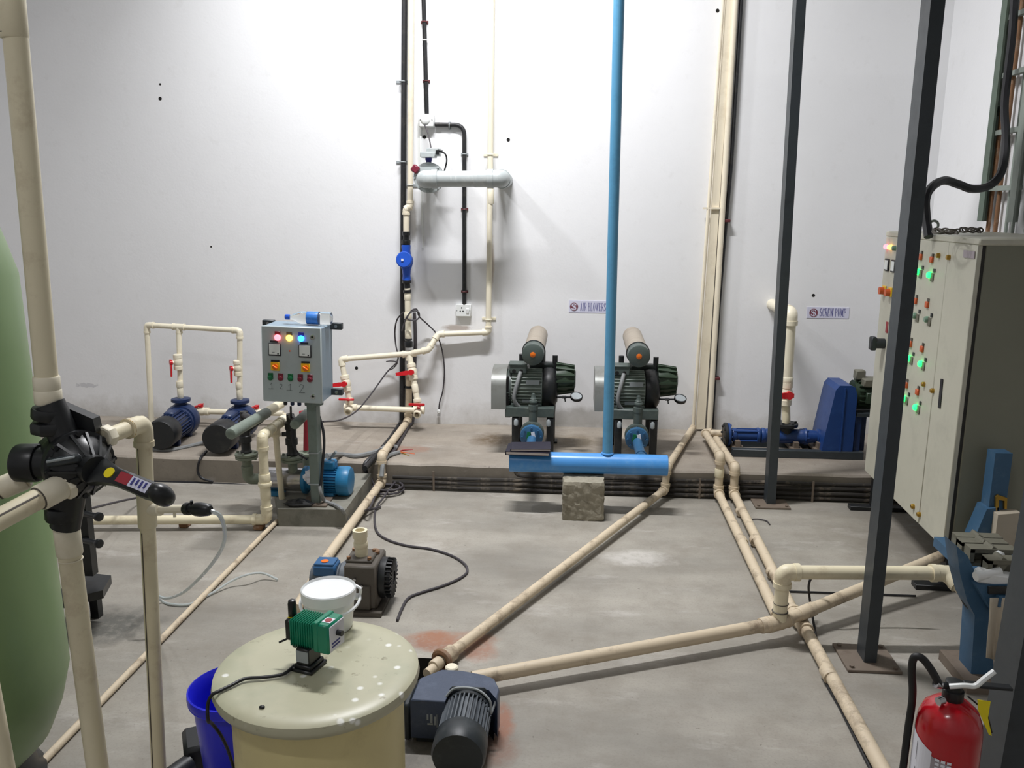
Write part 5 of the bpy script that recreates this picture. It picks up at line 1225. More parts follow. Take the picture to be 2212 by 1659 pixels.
# ================================================================== CABINET
Pn, Pf = fz(2043, 1300), fz(1868, 1100)
e1 = (Pf - Pn); e1.z = 0; CW = e1.length; e1.normalize(); nrm = V((-e1.y, e1.x, 0)); 
if nrm.x > 0: nrm = -nrm
NB = onp(2033, 1187, Pn, nrm); NT_ = onp(2122, 529, Pn, nrm); FB = onp(1873, 1016, Pn, nrm); FT = onp(1912, 508, Pn, nrm)
cz0 = (NB.z + FB.z) / 2; cz1 = (NT_.z + FT.z) / 2
s0 = min((NB - Pn).dot(e1), (NT_ - Pn).dot(e1)); s0 = ((NB - Pn).dot(e1) + (NT_ - Pn).dot(e1)) / 2; s1 = ((FB - Pn).dot(e1) + (FT - Pn).dot(e1)) / 2
CWb = s1 - s0; CD = .48; org = Pn + e1 * s0
RM = Matrix((e1, -nrm, V((0, 0, 1)))).transposed()
cc = lambda s_, d_, z_: V((org.x, org.y, 0)) + e1 * s_ - nrm * d_ + V((0, 0, z_))
T = thing('panel_cabinet', 'tall cream electrical cabinet with green lamps and orange switches on legs', 'cabinet', cc(CWb / 2, CD / 2, 0))
MB().box(cc(CWb / 2, CD / 2 + .03, (cz0 + cz1) / 2), (CWb, CD, cz1 - cz0), RM, .004).build('body', 'cabinet_cream_shaded', T)
MB().box(cc(CWb / 2, CD / 2 + .02, cz1 + .01), (CWb + .02, CD + .05, .03), RM, .006).build('top_cover', 'cabinet_cream', T)
MB().box(cc(CWb / 2, .022, (cz0 + cz1) / 2), (CWb - .012, .02, cz1 - cz0 - .012), RM).build('gasket', 'gasket', T)
cut = .30; dw = CWb - cut
doorN = MB().box(cc(cut / 2, .006, (cz0 + cz1) / 2), (cut - .006, .022, cz1 - cz0 - .008), RM, .003).build('near_door', 'cabinet_cream', T)
doorF = MB().box(cc(cut + dw / 2, .006, (cz0 + cz1) / 2), (dw - .006, .022, cz1 - cz0 - .008), RM, .003).build('far_door', 'cabinet_cream', T)
face = org + nrm * .006
def cf(px, py, lift=0): return onp(px, py, face, nrm) + nrm * lift
def cknob(px, py, r, mat, h, par, name, n=16):
    c = cf(px, py); return MB().lathe([(r, -.001), (r, h * .6), (r * .75, h), (r * .2, h * 1.02)], c, nrm, n).build(name, mat, par)
for i, (y0, lit) in enumerate((((555, 587), 1), ((650, 682), 0), ((743, 774), 1), ((832, 861), 1))):
    ox, gx = [(1990, 1985), (1979, 1978), (1968, 1965), (1959, 1955)][i]
    dx, dyo, dyg = [(24, 6, 7), (25, 8, 8), (25, 11, 12), (24, 15, 19)][i]
    for k_ in range(2):
        px, py = ox + dx * k_, y0[0] + dyo * k_
        s_ = MB().box(cf(px, py, .004), (.030, .012, .030), RM, .003).build('selector_switch', 'rust_orange', doorF); MB().box(cf(px + 2, py - 10, .002), (.020, .004, .014), RM).build('name_tag', 'gear_brown', s_)
        px, py = gx + (dx + 1) * k_, y0[1] + dyg * k_
        l_ = cknob(px, py, .0155, 'lamp_green' if lit else 'lamp_off', .016, doorF, 'pilot_lamp')
        MB().box(cf(px + 4, py + 5, .002), (.034, .004, .040), RM, .002).build('lamp_bezel', 'press_grey', l_)
        MB().box(cf(px + 9, py - 9, .002), (.018, .004, .018), RM).build('name_tag', 'gear_black', l_)
for px, py in ((2029, 552), (2051, 556), (1997, 830), (2016, 844), (1974, 1094), (1987, 1111)): cknob(px, py, .012, 'brass', .014, doorN if px in (2051,) else doorF, 'door_lock')
cknob(1917, 533, .013, 'lamp_red', .018, doorF, 'pilot_lamp'); cknob(1925, 534, .013, 'lamp_amber', .018, doorF, 'pilot_lamp'); cknob(1934, 536, .013, 'lamp_off', .018, doorF, 'pilot_lamp')
for px, py in ((1917, 572), (1931, 575)):
    mm = MB().box(cf(px, py, .003), (.062, .008, .066), RM, .002).build('panel_meter', 'ink_black', doorF); MB().box(cf(px, py, .0075), (.048, .003, .050), RM).build('dial', 'meter_face', mm)
for px, py in ((1908, 628), (1921, 632)):
    s_ = MB().box(cf(px + 3, py - 1, .003), (.05, .008, .05), RM, .002).build('selector_switch', 'yellow_plate', doorF); MB().cyl(cf(px + 3, py), cf(px + 3, py) + nrm * .03, .02, n=14).build('knob', 'rust_orange', s_)
MB().box(cf(1916, 707, .001), (.03, .003, .06), RM).build('warning_label', 'dark_red', doorF)
hb_ = cf(1910, 742)
MB().cyl(hb_, hb_ + nrm * .05, .028, n=16).box(hb_ + nrm * .06, (.05, .03, .075), RM, .006).build('isolator_handle', 'gear_black', doorF)
MB().prism([cf(2033, 818, .001), cf(2038, 819, .001), cf(2032, 882, .001), cf(2027, 880, .001)], nrm, .002).build('label_strip', 'ink_black', doorN)
MB().prism([cf(2083, 540, .001), cf(2107, 543, .001), cf(2106, 559, .001), cf(2082, 556, .001)], nrm, .002).build('maker_plate', 'label_grey', doorN)
# legs
for s_ in (.06, CWb - .06):
    for d_ in (.05, CD - .02): MB().box(cc(s_, d_, cz0 / 2 + .012), (.055, .04, cz0 - .02), RM).build('leg', 'motor_black', T)
    MB().box(cc(s_, CD / 2, .012), (.06, CD + .18, .024), RM, .002).build('foot_beam', 'motor_black', T)
# eye bolts and loose wire on top
q = cc(.03, CD * .62, cz1 + .06)
for d_, s_ in ((CD * .45, .04), (CD * .45, CWb - .06)):
    q = cc(s_, d_, cz1 + .026); MB().torus(q + V((0, 0, .032)), e1, .024, .007, 20, 8).cyl(q, q + V((0, 0, .012)), .012).build('eye_bolt', 'galv', T)
for k_, (px, py, w_) in enumerate(((2042, 505, .09), (2096, 502, .06))):
    c0 = fz(px, py + 4, cz1 + .03); pts = []
    for i in range(26):
        t = i * .75; pts.append(c0 + e1 * (w_ * math.cos(t) * .9 + .02 * math.sin(i)) - nrm * (.04 * math.sin(t)) + V((0, 0, .008 + .022 * (.5 + .5 * math.sin(i * 1.7)))))
    cable('wire_bundle', ['wider tangle of thin wire on top of the cream cabinet', 'smaller tangle of thin wire on the cabinet top nearer its eye bolt'][k_], 'wire', pts, .0035, 'gear_brown', k=4, n=6)
# ================================================================== CABLE TRAYS on the right wall
RX = XR
def fx(px, py, x):
    d = ray(px, py); return CAMP + d * (x / d.x)
def tray(p_top, p_bot, wd, label, mat, mat2):
    """ladder tray: two C rails and rungs on the right wall"""
    T = thing('cable_tray', label, 'cable tray', (RX, p_bot.y, p_bot.z), group='cable trays')
    zc0, zc1 = p_bot.z, 3.6
    for k_, (yy, mt) in enumerate(((p_bot.y, mat), (p_bot.y - wd, mat2))):
        MB().box((RX - .07, yy, (zc0 + zc1) / 2), (.012, .062, zc1 - zc0)).box((RX - .045, yy + .03, (zc0 + zc1) / 2), (.05, .006, zc1 - zc0)).build('rail', mt, T, smooth=False)
    z = zc0 + .18
    while z < zc1:
        MB().box((RX - .045, p_bot.y - wd / 2, z), (.03, wd, .026)).build('rung', 'galv', T); z += .30
    for yy in (p_bot.y, p_bot.y - wd): MB().box((RX - .02, yy, zc0 + .6), (.04, .05, .05)).build('wall_bracket', 'galv', T)
tb = fx(2118, 478, RX - .07); tray(None, tb, .34, 'galvanised ladder cable tray on the right wall above the cabinet', 'galv_green', 'galv')
for k_, px in enumerate((2137, 2153)):
    q = fx(px, 470, RX - .03); o = MB().cyl((RX - .03, q.y, .9), (RX - .03, q.y, 3.4), .012, n=10).build('rusty_conduit', 'rusty_pipe'); tag(o, ['left rusty conduit between the cable tray rails', 'right rusty conduit between the cable tray rails'][k_], 'conduit')
for k_, px in enumerate((2172, 2186)):
    q = fx(px, 470, RX - .03); o = MB().cyl((RX - .02, q.y, .9), (RX - .02, q.y, 3.4), .010, n=10).build('grey_conduit', 'galv'); tag(o, ['left thin grey conduit right of the cable tray', 'right thin grey conduit right of the cable tray'][k_], 'conduit')
xt = RX - .11
cable('supply_cable', 'thick black supply cable dropping along the tray and curving into the cabinet top', 'cable', [fx(2194, -60, xt), fx(2188, 60, xt), fx(2178, 150, xt), fx(2170, 230, xt), fx(2173, 310, xt), fx(2163, 372, xt - .05), fx(2135, 402, xt - .12), fx(2100, 408, xt - .25), fx(2070, 398, xt - .35), fx(2040, 390, xt - .45), fx(2015, 402, xt - .55), fx(2000, 428, xt - .6), fx(2000, 465, xt - .6), fx(2006, 512, xt - .6)], .021, 'cable_black')
# ================================================================== FILTER PRESS at the right edge
b0 = fz(2118, 1478)
T = thing('filter_press', 'small blue plate filter press with grey plates and hanging cloth at the right', 'filter press', (b0.x, b0.y, 0))
PYf = b0.y
def pb(px, py, dy=0): return fy(px, py, PYf + dy)
# front pillar
a, b_, c, d = pb(2072, 1200), pb(2132, 1300), pb(2142, 1478), pb(2092, 1478)
MB().prism([pb(2066, 1180), pb(2090, 1200), pb(2118, 1262), pb(2128, 1300), pb(2146, 1300), pb(2146, 1480), pb(2096, 1480), pb(2106, 1330), pb(2090, 1300), pb(2074, 1240)], (0, 1, 0), .10).build('front_pillar', 'press_blue', T, smooth=False)
MB().prism([pb(2108, 1264, -.05), pb(2190, 1262, -.05), pb(2190, 1330, -.05), pb(2150, 1330, -.05), pb(2130, 1300, -.05)], (0, 1, 0), .14).build('front_head', 'press_blue', T, smooth=False)
MB().prism([pb(2136, 1268, -.06), pb(2184, 1268, -.06), pb(2184, 1284, -.06), pb(2136, 1284, -.06)], (0, 1, 0), .02).build('head_slot', 'motor_black', T, smooth=False)
MB().box((b0.x + .04, PYf + .05, .02), (.24, .24, .04)).build('foot_plate', 'plate_steel', T)
# plates: four C-section bars stacked along the depth
for i, (x0_, y0_, x1_) in enumerate(((2062, 1158, 2160), (2072, 1170, 2172), (2090, 1184, 2192), (2128, 1208, 2195))):
    dy = .36 - .12 * i
    p0, p1 = pb(x0_, y0_, dy), pb(x1_, y0_ + 2, dy)
    zc = p0.z; L = p1.x - p0.x
    m = MB().box(((p0.x + p1.x) / 2, PYf + dy, zc), (L, .05, .016)).box(((p0.x + p1.x) / 2, PYf + dy + .02, zc - .03), (L, .010, .05)).box(((p0.x + p1.x) / 2, PYf + dy, zc - .055), (L * .96, .04, .012))
    m.box((p0.x + .008, PYf + dy, zc - .02), (.016, .05, .05)); m.build('filter_plate', 'press_grey', T, smooth=False)
    MB().box((p0.x + L * .5, PYf + dy + .01, zc - .01), (.03, .06, .045), Matrix.Rotation(.5, 3, 'Y')).build('plate_hook', 'press_grey', T)
for dx in (.03, .22): MB().box((pb(2080, 1190, .2).x + dx, PYf + .2, pb(2100, 1230, .2).z), (.04, .55, .04)).build('side_rail', 'press_blue', T)
MB().cyl(pb(2107, 1246, -.04), pb(2160, 1234, -.02), .017, n=12).box((pb(2150, 1248, -.02)), (.14, .05, .05), Matrix.Rotation(.15, 3, 'Y'), .01).build('pressing_handle', 'white_plastic', T)
MB().box(pb(2155, 1200, .1), (.04, .03, .04), Matrix.Rotation(.4, 3, 'Y'), .008).build('white_cam', 'white_plastic', T)
# hoses and flange low on the left
fl_ = pb(2088, 1278, .0); MB().torus(pb(2098, 1283, .06), (1, .2, 0), .046, .014, 24, 8).build('rubber_gasket', 'rubber', T)
MB().lathe([(.046, 0), (.046, .03), (.034, .04)], pb(2098, 1283, .06), (1, .2, 0), 24).build('inlet_flange', 'press_blue', T)
# cloth
rings = []
for i in range(9):
    t = i / 8; row = []
    yL, yR = 1292 + 130 * t, 1292 + 152 * t
    ring = []
    for j in range(11):
        s_ = j / 10; px = 2138 + 38 * s_ - 8 * t + 2 * t; py = yL + (yR - yL) * s_ ** 2
        ring.append(pb(px, py, -.075 - .012 * math.sin(s_ * 9 + t * 2) * (0.3 + t)))
    rings.append(ring)
m = MB(); m._add([q_ for rw in rings for q_ in rw], [(i * 11 + j, i * 11 + j + 1, (i + 1) * 11 + j + 1, (i + 1) * 11 + j) for i in range(8) for j in range(10)])
cl = m.build('filter_cloth', 'cloth', None); sm = cl.modifiers.new('thick', 'SOLIDIFY'); sm.thickness = .004
tag(cl, 'dirty cream cloth hanging down the front of the filter press', 'cloth')
# rear head with cream plate and lever
dy = .62
MB().prism([pb(2104, 1165, dy), pb(2132, 1100, dy), pb(2158, 1096, dy), pb(2162, 1112, dy), pb(2150, 1165, dy)], (0, 1, 0), .09).build('rear_head', 'press_blue', T, smooth=False)
MB().prism([pb(2156, 1112, dy - .04), pb(2206, 1108, dy - .04), pb(2198, 1200, dy - .04), pb(2146, 1190, dy - .04)], (0, 1, 0), .05).build('press_plate', 'cloth', T, smooth=False)
MB().prism([pb(2152, 1074, dy), pb(2157, 1070, dy), pb(2176, 1076, dy), pb(2175, 1100, dy), pb(2170, 1100, dy), pb(2170, 1082, dy), pb(2158, 1080, dy), pb(2157, 1104, dy), pb(2151, 1104, dy)], (0, 1, 0), .03).build('closing_lever', 'brass', T, smooth=False)
MB().box((pb(2150, 1160, dy).x, PYf + dy + .05, .35), (.07, .07, .7)).build('rear_leg', 'press_blue', T)
# ================================================================== FIRE EXTINGUISHER
dd_ = ray(2046, 1600); q = CAMP + dd_ * 2.05
ex, ey = q.x, q.y; er = .074
ztop = onp(2050, 1512, q, V((0, 1, 0))).z
T = thing('fire_extinguisher', 'red fire extinguisher with black hose and white label at the lower right', 'fire extinguisher', (ex, ey, 0))
E = lambda x, y, z: V((ex + x, ey + y, z))
MB().lathe([(er * .9, 0), (er, .012), (er, ztop - .075), (er * .96, ztop - .05), (er * .82, ztop - .022), (er * .55, ztop - .004), (er * .32, ztop + .004), (.02, ztop + .006)], (ex, ey, 0), n=40).build('cylinder', 'extinguisher_red', T)
zn = ztop + .0
MB().lathe([(.022, 0), (.024, .004), (.024, .028), (.02, .03), (.02, .05), (.014, .052)], E(0, 0, zn), n=16).cyl(E(-.02, -.005, zn + .04), E(-.04, -.012, zn + .045), .008).build('valve_head', 'motor_black', T)
MB().cyl(E(-.036, -.01, zn + .045), E(-.05, -.014, zn + .05), .010, n=10).cyl(E(-.03, -.02, zn + .012), E(-.045, -.026, zn + .010), .010, n=12).build('gauge', 'chrome', T)
MB().sweep(fillet([E(-.02, -.02, zn + .048), E(.01, -.03, zn + .058), E(.035, -.03, zn + .056), E(.050, -.03, zn + .075), E(.075, -.025, zn + .095)], .01, 4), .0065, 8).build('squeeze_lever', 'white_plastic', T)
MB().box(E(.075, -.005, zn + .045), (.11, .022, .008), Matrix.Rotation(.05, 3, 'Y'), .002).build('carry_handle', 'motor_black', T)
MB().sweep(cr([E(-.040, -.012, zn + .046), E(-.056, -.01, zn + .075), E(-.074, 0, zn + .100), E(-.088, .005, zn + .108), E(-.097, .01, zn + .098), E(-.095, .015, zn + .06), E(-.086, .02, zn + .01), E(-.080, .03, zn - .04), E(-.080, .035, zn - .12), E(-.082, .035, zn - .3)]), .0092, 12).build('hose', 'rubber', T)
MB().prism([E(.032, -.05, zn + .035), E(.062, -.05, zn + .032), E(.060, -.052, zn - .01), E(.073, -.054, zn - .055), E(.066, -.054, zn - .052), E(.036, -.052, zn + .008)], (0, -1, .0), .0012).build('safety_tag', 'yellow_tag', T)
MB().sweep([E(.02, -.03, zn + .03), E(.06, -.045, zn - .0), E(.075, -.05, zn - .05)], .002, 6).build('seal_string', 'motor_black', T)
def wrap(a0, a1, z0_, z1_, off, mat, nm, slope=0, par=None):
    m = MB(); K = 10; rr = er + off
    lo_, hi_ = [], []
    for i in range(K + 1):
        t = a0 + (a1 - a0) * i / K; k = i / K
        lo_.append(E(rr * math.sin(t), -rr * math.cos(t), z0_)); hi_.append(E(rr * math.sin(t), -rr * math.cos(t), z1_ - slope * k))
    for i in range(K): m._add([lo_[i], lo_[i + 1], hi_[i + 1], hi_[i]], [(0, 1, 2, 3)])
    return m.build(nm, mat, par or T)
zl = ztop - .075
wrap(-1.9, -.85, .12, zl - .005, .0012, 'paper_white', 'white_label', .03); wrap(-.85, -.25, .12, zl - .045, .0010, 'label_grey', 'grey_label', .01); wrap(-.25, .75, .12, zl - .085, .0010, 'label_navy', 'navy_label', .005)
for i in range(2): wrap(-1.42 + i * .0, -1.40, zl - .15 + i * .07, zl - .10 + i * .07, .0018, 'ink_black', 'print_line')
for i in range(3):
    for k_ in range(4): wrap(-.72 + i * .17, -.60 + i * .17, zl - .085 + k_ * .011, zl - .078 + k_ * .011, .0018, 'paper_white' if i < 3 else 'ink_black', 'print_line')
for i in range(4): wrap(-.75 + i * .12, -.68 + i * .12, zl - .15, zl - .13 + .012 * (i % 2), .0018, 'ink_black', 'print_line')
wrap(-.7, -.15, zl - .118, zl - .108, .0018, 'label_navy', 'print_line')
# cords near the press
cable('looping_cord', 'thin black cord from under the raised pipe looping down along the return pipe', 'cord', [fz(1975, 1242, .22), fz(1900, 1245, .21), fz(1820, 1246, .21), fz(1775, 1243, .22), fz(1755, 1247, .2), fz(1747, 1265, .16), fz(1750, 1300, .08), fz(1760, 1360, .02), fz(1770, 1420, .01), fz(1782, 1470, .008), fz(1815, 1530, .008), fz(1850, 1600, .008), fz(1885, 1670, .008)], .0052, 'cable_black')
cable('floor_wire', 'straight thin black wire lying on the floor under the raised pipe', 'wire', [fz(1700, 1277, .006), fz(1780, 1280, .006), fz(1870, 1283, .006), fz(1978, 1287, .006)], .0045, 'cable_black')
cable('bent_wire', 'short curved wire scrap on the floor beside the far dark post', 'wire', [fz(1617, 1123, .006), fz(1635, 1121, .006), fz(1655, 1125, .006), fz(1663, 1133, .006)], .0035, 'cable_dusty')
# ================================================================== DOSING TANK AND WHAT STANDS ON IT
LR = .25
cdep = ray(686, 1438); lc = CAMP + cdep * (LR * 2 * F_PX / 438.0)
LZ = lc.z; tx, ty = lc.x, lc.y
T = thing('dosing_tank', 'round cream dosing tank with a flecked milky lid in the foreground', 'tank', (tx, ty, 0))
MB().lathe([(.20, 0), (.207, .01), (.209, LZ - .03), (.20, LZ - .02)], (tx, ty, 0), n=56).build('tank_body', 'tank_beige', T)
MB().lathe([(.212, LZ - .045), (.232, LZ - .045), (LR - .004, LZ - .034), (LR, LZ - .022), (LR - .003, LZ - .008), (LR - .016, LZ), (.20, LZ - .001), (.05, LZ - .001)], (tx, ty, 0), n=64).build('lid', 'tank_lid', T)
q = fz(566, 1529, LZ)
lump = MB().sphere((q.x, q.y, LZ + .002), .006, (1.2, .9, .6), 8, 6).build('dirt_lump', 'motor_black'); tag(lump, 'small black lump of dirt near the front rim of the tank lid', 'dirt')
# white bucket
bc_ = fz(713, 1352, LZ)
sc = mpp(bc_); br_t = 118 / 2 * mpp(V((bc_.x, bc_.y, LZ + .13))); 
bh_ = LZ; top_c = onp(712, 1270, bc_, V((0, 1, 0))); BHt = top_c.z - LZ
T = thing('white_bucket', 'small lidded white plastic bucket standing on the tank lid', 'bucket', (bc_.x, bc_.y, LZ))
MB().lathe([(br_t * .80, 0), (br_t * .83, .006), (br_t * .94, BHt - .02), (br_t * .96, BHt - .012)], (bc_.x, bc_.y, LZ), n=40).build('bucket_body', 'bucket_white', T)
MB().lathe([(br_t * .94, BHt - .030), (br_t * .99, BHt - .028), (br_t, BHt - .010), (br_t, BHt), (br_t * .965, BHt + .003), (br_t * .93, BHt - .004), (br_t * .3, BHt - .006), (.005, BHt - .006)], (bc_.x, bc_.y, LZ), n=40).build('bucket_lid', 'bucket_white', T)
hc = V((bc_.x, bc_.y, LZ + BHt - .022)); pts = []
for i in range(17):
    t = -1.9 + 3.8 * i / 16   # handle lying round the front of the rim, sticking out to the right
    rr = br_t * 1.03; pts.append(hc + V((rr * math.sin(t) * (1.10 if t > 0 else 1), -rr * math.cos(t), -.012 - .018 * math.cos(t))))
pts2 = pts + [hc + V((br_t * 1.12, br_t * .30, .012)), hc + V((br_t * .9, br_t * .45, .016))]
MB().sweep(cr(pts2, 4), .0042, 8).build('handle', 'bucket_white', T)
for s_ in (-1, 1): MB().cyl(hc + V((s_ * br_t * .94, .02, -.01)), hc + V((s_ * br_t * 1.05, .02, -.01)), .009, n=10).build('handle_lug', 'bucket_white', T)
# green dosing pump
pc = fz(668, 1440, LZ); s = mpp(pc)
T = thing('dosing_pump', 'green dosing pump with ribbed body and black head on the tank lid', 'pump', (pc.x, pc.y, LZ))
YP = pc.y + .010
def gp(px, py, dy=0): return fy(px, py, YP + dy)
yaw = R(-17)
RZ = Matrix.Rotation(yaw, 3, 'Z')
gx_ = RZ @ V((1, 0, 0)); gy_ = RZ @ V((0, 1, 0)); gz_ = V((0, 0, 1))
GK = .70
gcn = gp(684, 1362); gcn = pc + (gcn - pc) / GK; YP = pc.y
G = lambda a, b2, c: gcn + gx_ * a + gy_ * b2 + gz_ * c
# base
MB().box(V((pc.x, YP, LZ + .006)), (.085, .10, .012), RZ, .003).box(V((pc.x, YP, LZ + .018)), (.070, .085, .016), RZ, .004).build('base_plate', 'black_plastic', T)
pcz = LZ + .03; bot = G(0, 0, -.052).z
ped = MB().box(V((pc.x, YP, (pcz + bot) / 2)), (.052, .075, bot - pcz + .012), RZ, .004).build('pedestal', 'black_plastic', T)
MB().box(V((pc.x, YP, (pcz + bot) / 2)) - gy_ * .038 + gz_ * .002, (.048, .003, bot - pcz - .008), RZ).build('rating_plate', 'plastic_grey', ped)
MB().box(G(.052, 0, 0), (.058, .100, .108), RZ, .006).box(G(.030, 0, .004), (.022, .105, .110), RZ, .004).build('rear_housing', 'green_pump', T)
m = MB().box(G(-.03, 0, -.002), (.11, .082, .088), RZ, .004)
for i in range(11): m.box(G(-.078 + i * .0095, 0, -.002), (.005, .092, .098), RZ, .003)
m.build('ribbed_housing', 'green_pump', T)
fp_ = MB().box(G(.0825, 0, 0), (.004, .088, .095), RZ, .002).build('front_panel', 'paper_white', T)
MB().cyl(G(.084, .0, .010), G(.105, .0, .010), .010, n=14).build('stroke_knob', 'black_plastic', fp_)
for c_ in (-.018, -.03): MB().box(G(.085, -.01, c_), (.002, .05, .005), RZ).build('panel_print', 'ink_blue', fp_)
MB().box(G(.058, -.01, .0548), (.034, .034, .001), RZ).build('top_sticker', 'paper_white', T); MB().cyl(G(.058, -.01, .0552), G(.058, -.01, .0562), .013, n=16).build('sticker_print', 'dark_red', T)
hd_ = MB().box(G(-.098, 0, -.004), (.030, .066, .080), RZ, .008).build('pump_head', 'black_plastic', T)
MB().box(G(-.098, -.01, .0372), (.018, .016, .002), RZ).build('yellow_sticker', 'yellow_tag', hd_)
MB().lathe([(.012, 0), (.015, .004), (.015, .05), (.0125, .062), (.006, .066)], G(-.098, .0, .034), (0, 0, 1), 16).build('discharge_fitting', 'black_plastic', hd_)
MB().lathe([(.012, 0), (.015, .004), (.015, .026), (.012, .034), (.006, .036)], G(-.090, .0, -.044), (0, 0, -1), 16).build('suction_fitting', 'black_plastic', hd_)
MB().cyl(G(-.105, -.02, -.040), G(-.135, -.035, -.055), .004, n=8).build('bleed_tube', 'black_plastic', hd_)
T.scale = (GK, GK, GK)
# its cord over the lid, down the blue tub
e0 = V((pc.x, pc.y, LZ + .006)) - gx_ * .030 - gy_ * .018
lp_ = fz(474, 1498, LZ); ld_ = V((lp_.x - tx, lp_.y - ty, 0)).normalized()
lq = lambda r_, z_: V((tx, ty, z_)) + ld_ * r_
cable('black_cord', 'black cord from the dosing pump over the lid edge and down past the blue tub', 'cord', [e0, fz(612, 1456, LZ + .006), fz(570, 1463, LZ + .006), fz(530, 1466, LZ + .007), fz(500, 1480, LZ + .006), lq(.236, LZ + .006), lq(.252, LZ + .001), lq(.262, LZ - .02), lq(.264, LZ - .06), fz(457, 1562, LZ - .12), fz(478, 1590, LZ - .18), fz(496, 1630, LZ - .26), fz(512, 1690, LZ - .36), fz(516, 1740, LZ - .45)], .0042, 'cable_black')
# blue tub
bz = .36; rc = fz(506, 1482, bz); br2 = 98 * mpp(rc)
T = thing('blue_tub', 'bright blue plastic tub half hidden behind the dosing tank', 'tub', (rc.x, rc.y, 0))
MB().lathe([(br2 * .66, 0), (br2 * .69, .006), (br2 * .88, bz - .035), (br2 * .97, bz - .030), (br2, bz - .014), (br2 * .99, bz), (br2 * .955, bz + .002), (br2 * .90, bz - .012), (br2 * .86, bz - .04), (br2 * .67, .02), (.01, .012)], (rc.x, rc.y, 0), n=48).build('tub_body', 'blue_bucket', T)
MB().torus((rc.x, rc.y, bz - .028), (0, 0, 1), br2 * .955, .004, 40, 6).build('rim_bead', 'blue_bucket', T)
# dark item at the foot of the tub
q = fz(440, 1660); o = MB().box((q.x - .02, q.y + .02, .05), (.09, .13, .10), Matrix.Rotation(.5, 3, 'Z'), .012).cyl((q.x - .02, q.y - .05, .05), (q.x - .05, q.y - .12, .05), .03).build('rubber_foot_block', 'motor_black'); tag(o, 'small dark block on the floor left of the blue tub at the bottom edge', 'block')
# ================================================================== SLATE GEAR PUMP
gz0 = .155
A0 = fz(886, 1613); YA = A0.y
def P3(px, py, z): return fz(px, py, z)
T = thing('gear_pump', 'slate blue geared pump with ribbed motor beside the open sump', 'pump', fz(975, 1560))
zt_ = gz0
top_pts = [P3(886, 1512, zt_), P3(961, 1514, zt_), P3(966, 1489, zt_), P3(1046, 1492, zt_), P3(1072, 1545, zt_), P3(1074, 1520, zt_), P3(1060, 1488, zt_ + .0), P3(1040, 1463, zt_), P3(985, 1447, zt_), P3(932, 1449, zt_), P3(895, 1478, zt_)]
fa, fb_ = P3(886, 1512, zt_), P3(961, 1514, zt_)
xl_, xr_ = fa.x, P3(1073, 1520, zt_).x
yb_ = P3(960, 1446, zt_).y; yf_ = fa.y; ym_ = P3(1000, 1488, zt_).y; xm = fb_.x
outline = [(xl_, yf_), (xm, yf_), (xm + .004, ym_), (xr_ - .03, ym_), (xr_, ym_ - .05), (xr_ + .002, ym_ + .01), (xr_ - .02, ym_ + .07), (xr_ - .06, yb_ - .02), (xr_ - .14, yb_), (xl_ + .07, yb_), (xl_ + .005, yb_ - .06)]
def ring(k, z, pts=outline):
    cx_ = sum(a for a, b2 in pts) / len(pts); cy_ = sum(b2 for a, b2 in pts) / len(pts)
    return [V((cx_ + (a - cx_) * k, cy_ + (b2 - cy_) * k, z)) for a, b2 in pts]
MB().loft([ring(1.0, .02), ring(1.0, zt_ - .012), ring(.985, zt_ - .003), ring(.96, zt_)]).build('gear_case', 'gear_slate', T, ang=30)
MB().loft([ring(.9, 0), ring(.9, .02)]).build('foot', 'gear_black', T)
MB().box((xl_ - .012, (yf_ + yb_) / 2 - .02, .075), (.022, .16, .13), None, .006).build('end_cover', 'gear_black', T)
lgx = (xl_ + xm) / 2
m = MB()
for i, (a, b2, ww, hh) in enumerate(((-.012, .012, .006, .02), (0, .006, .008, .034), (.012, .0, .006, .03), (-.004, -.012, .018, .006), (.018, .0, .002, .045))): m.box((lgx + .012 + a, yf_ - .0008, .085 + b2), (ww, .002, hh))
m.build('maker_mark', 'plastic_grey', T)
# motor towards the viewer
mo = P3(1015, 1512, .10); mo = V((mo.x, ym_ + .0, .095)); me_ = fz(988, 1640, .095); md_ = (me_ - mo); md_.z = 0; ML = md_.length; md_.normalize()
MB().lathe([(.05, -.03), (.058, 0), (.060, .02), (.072, .025), (.075, .03), (.075, .045), (.055, .05)], mo, md_, 28).build('motor_flange', 'gear_black', T)
MB().box(mo + md_ * .012 + V((0, 0, .05)), (.12, .02, .05), Matrix((md_.cross(V((0, 0, 1))), md_, V((0, 0, 1)))).transposed(), .008).bolts(mo + md_ * .022 + V((0, 0, .042)), md_, .05, 2, .008, .008).build('flange_plate', 'gear_black', T)
fr = frame(mo, md_); m = MB().cyl(mo + md_ * .045, mo + md_ * (ML * .68), .066, n=28)
for i in range(34):
    t = 2 * math.pi * i / 34; c, s_ = math.cos(t), math.sin(t)
    m.hexa([fr @ V((a * c - w_ * s_, a * s_ + w_ * c, h)) for h in (.05, ML * .68) for a, w_ in ((.063, -.0022), (.079, -.0022), (.079, .0022), (.063, .0022))])
m.build('ribbed_motor', 'grey_paint', T)
MB().lathe([(.080, 0), (.083, .004), (.083, ML * .26), (.076, ML * .32), (.03, ML * .325)], mo + md_ * ML * .66, md_, 32).build('fan_cover', 'gear_black', T)
MB().sweep(cr([mo + md_ * .05 + V((-.075, 0, .05)), mo + md_ * .04 + V((-.04, 0, .085)), mo + md_ * .04 + V((.03, 0, .085)), mo + md_ * .06 + V((.075, 0, .06)), V((xr_ - .02, ym_ - .06, .11)), V((xr_ - .005, ym_ - .03, .14))]), .004, 8).build('tie_wire', 'plastic_grey', T)
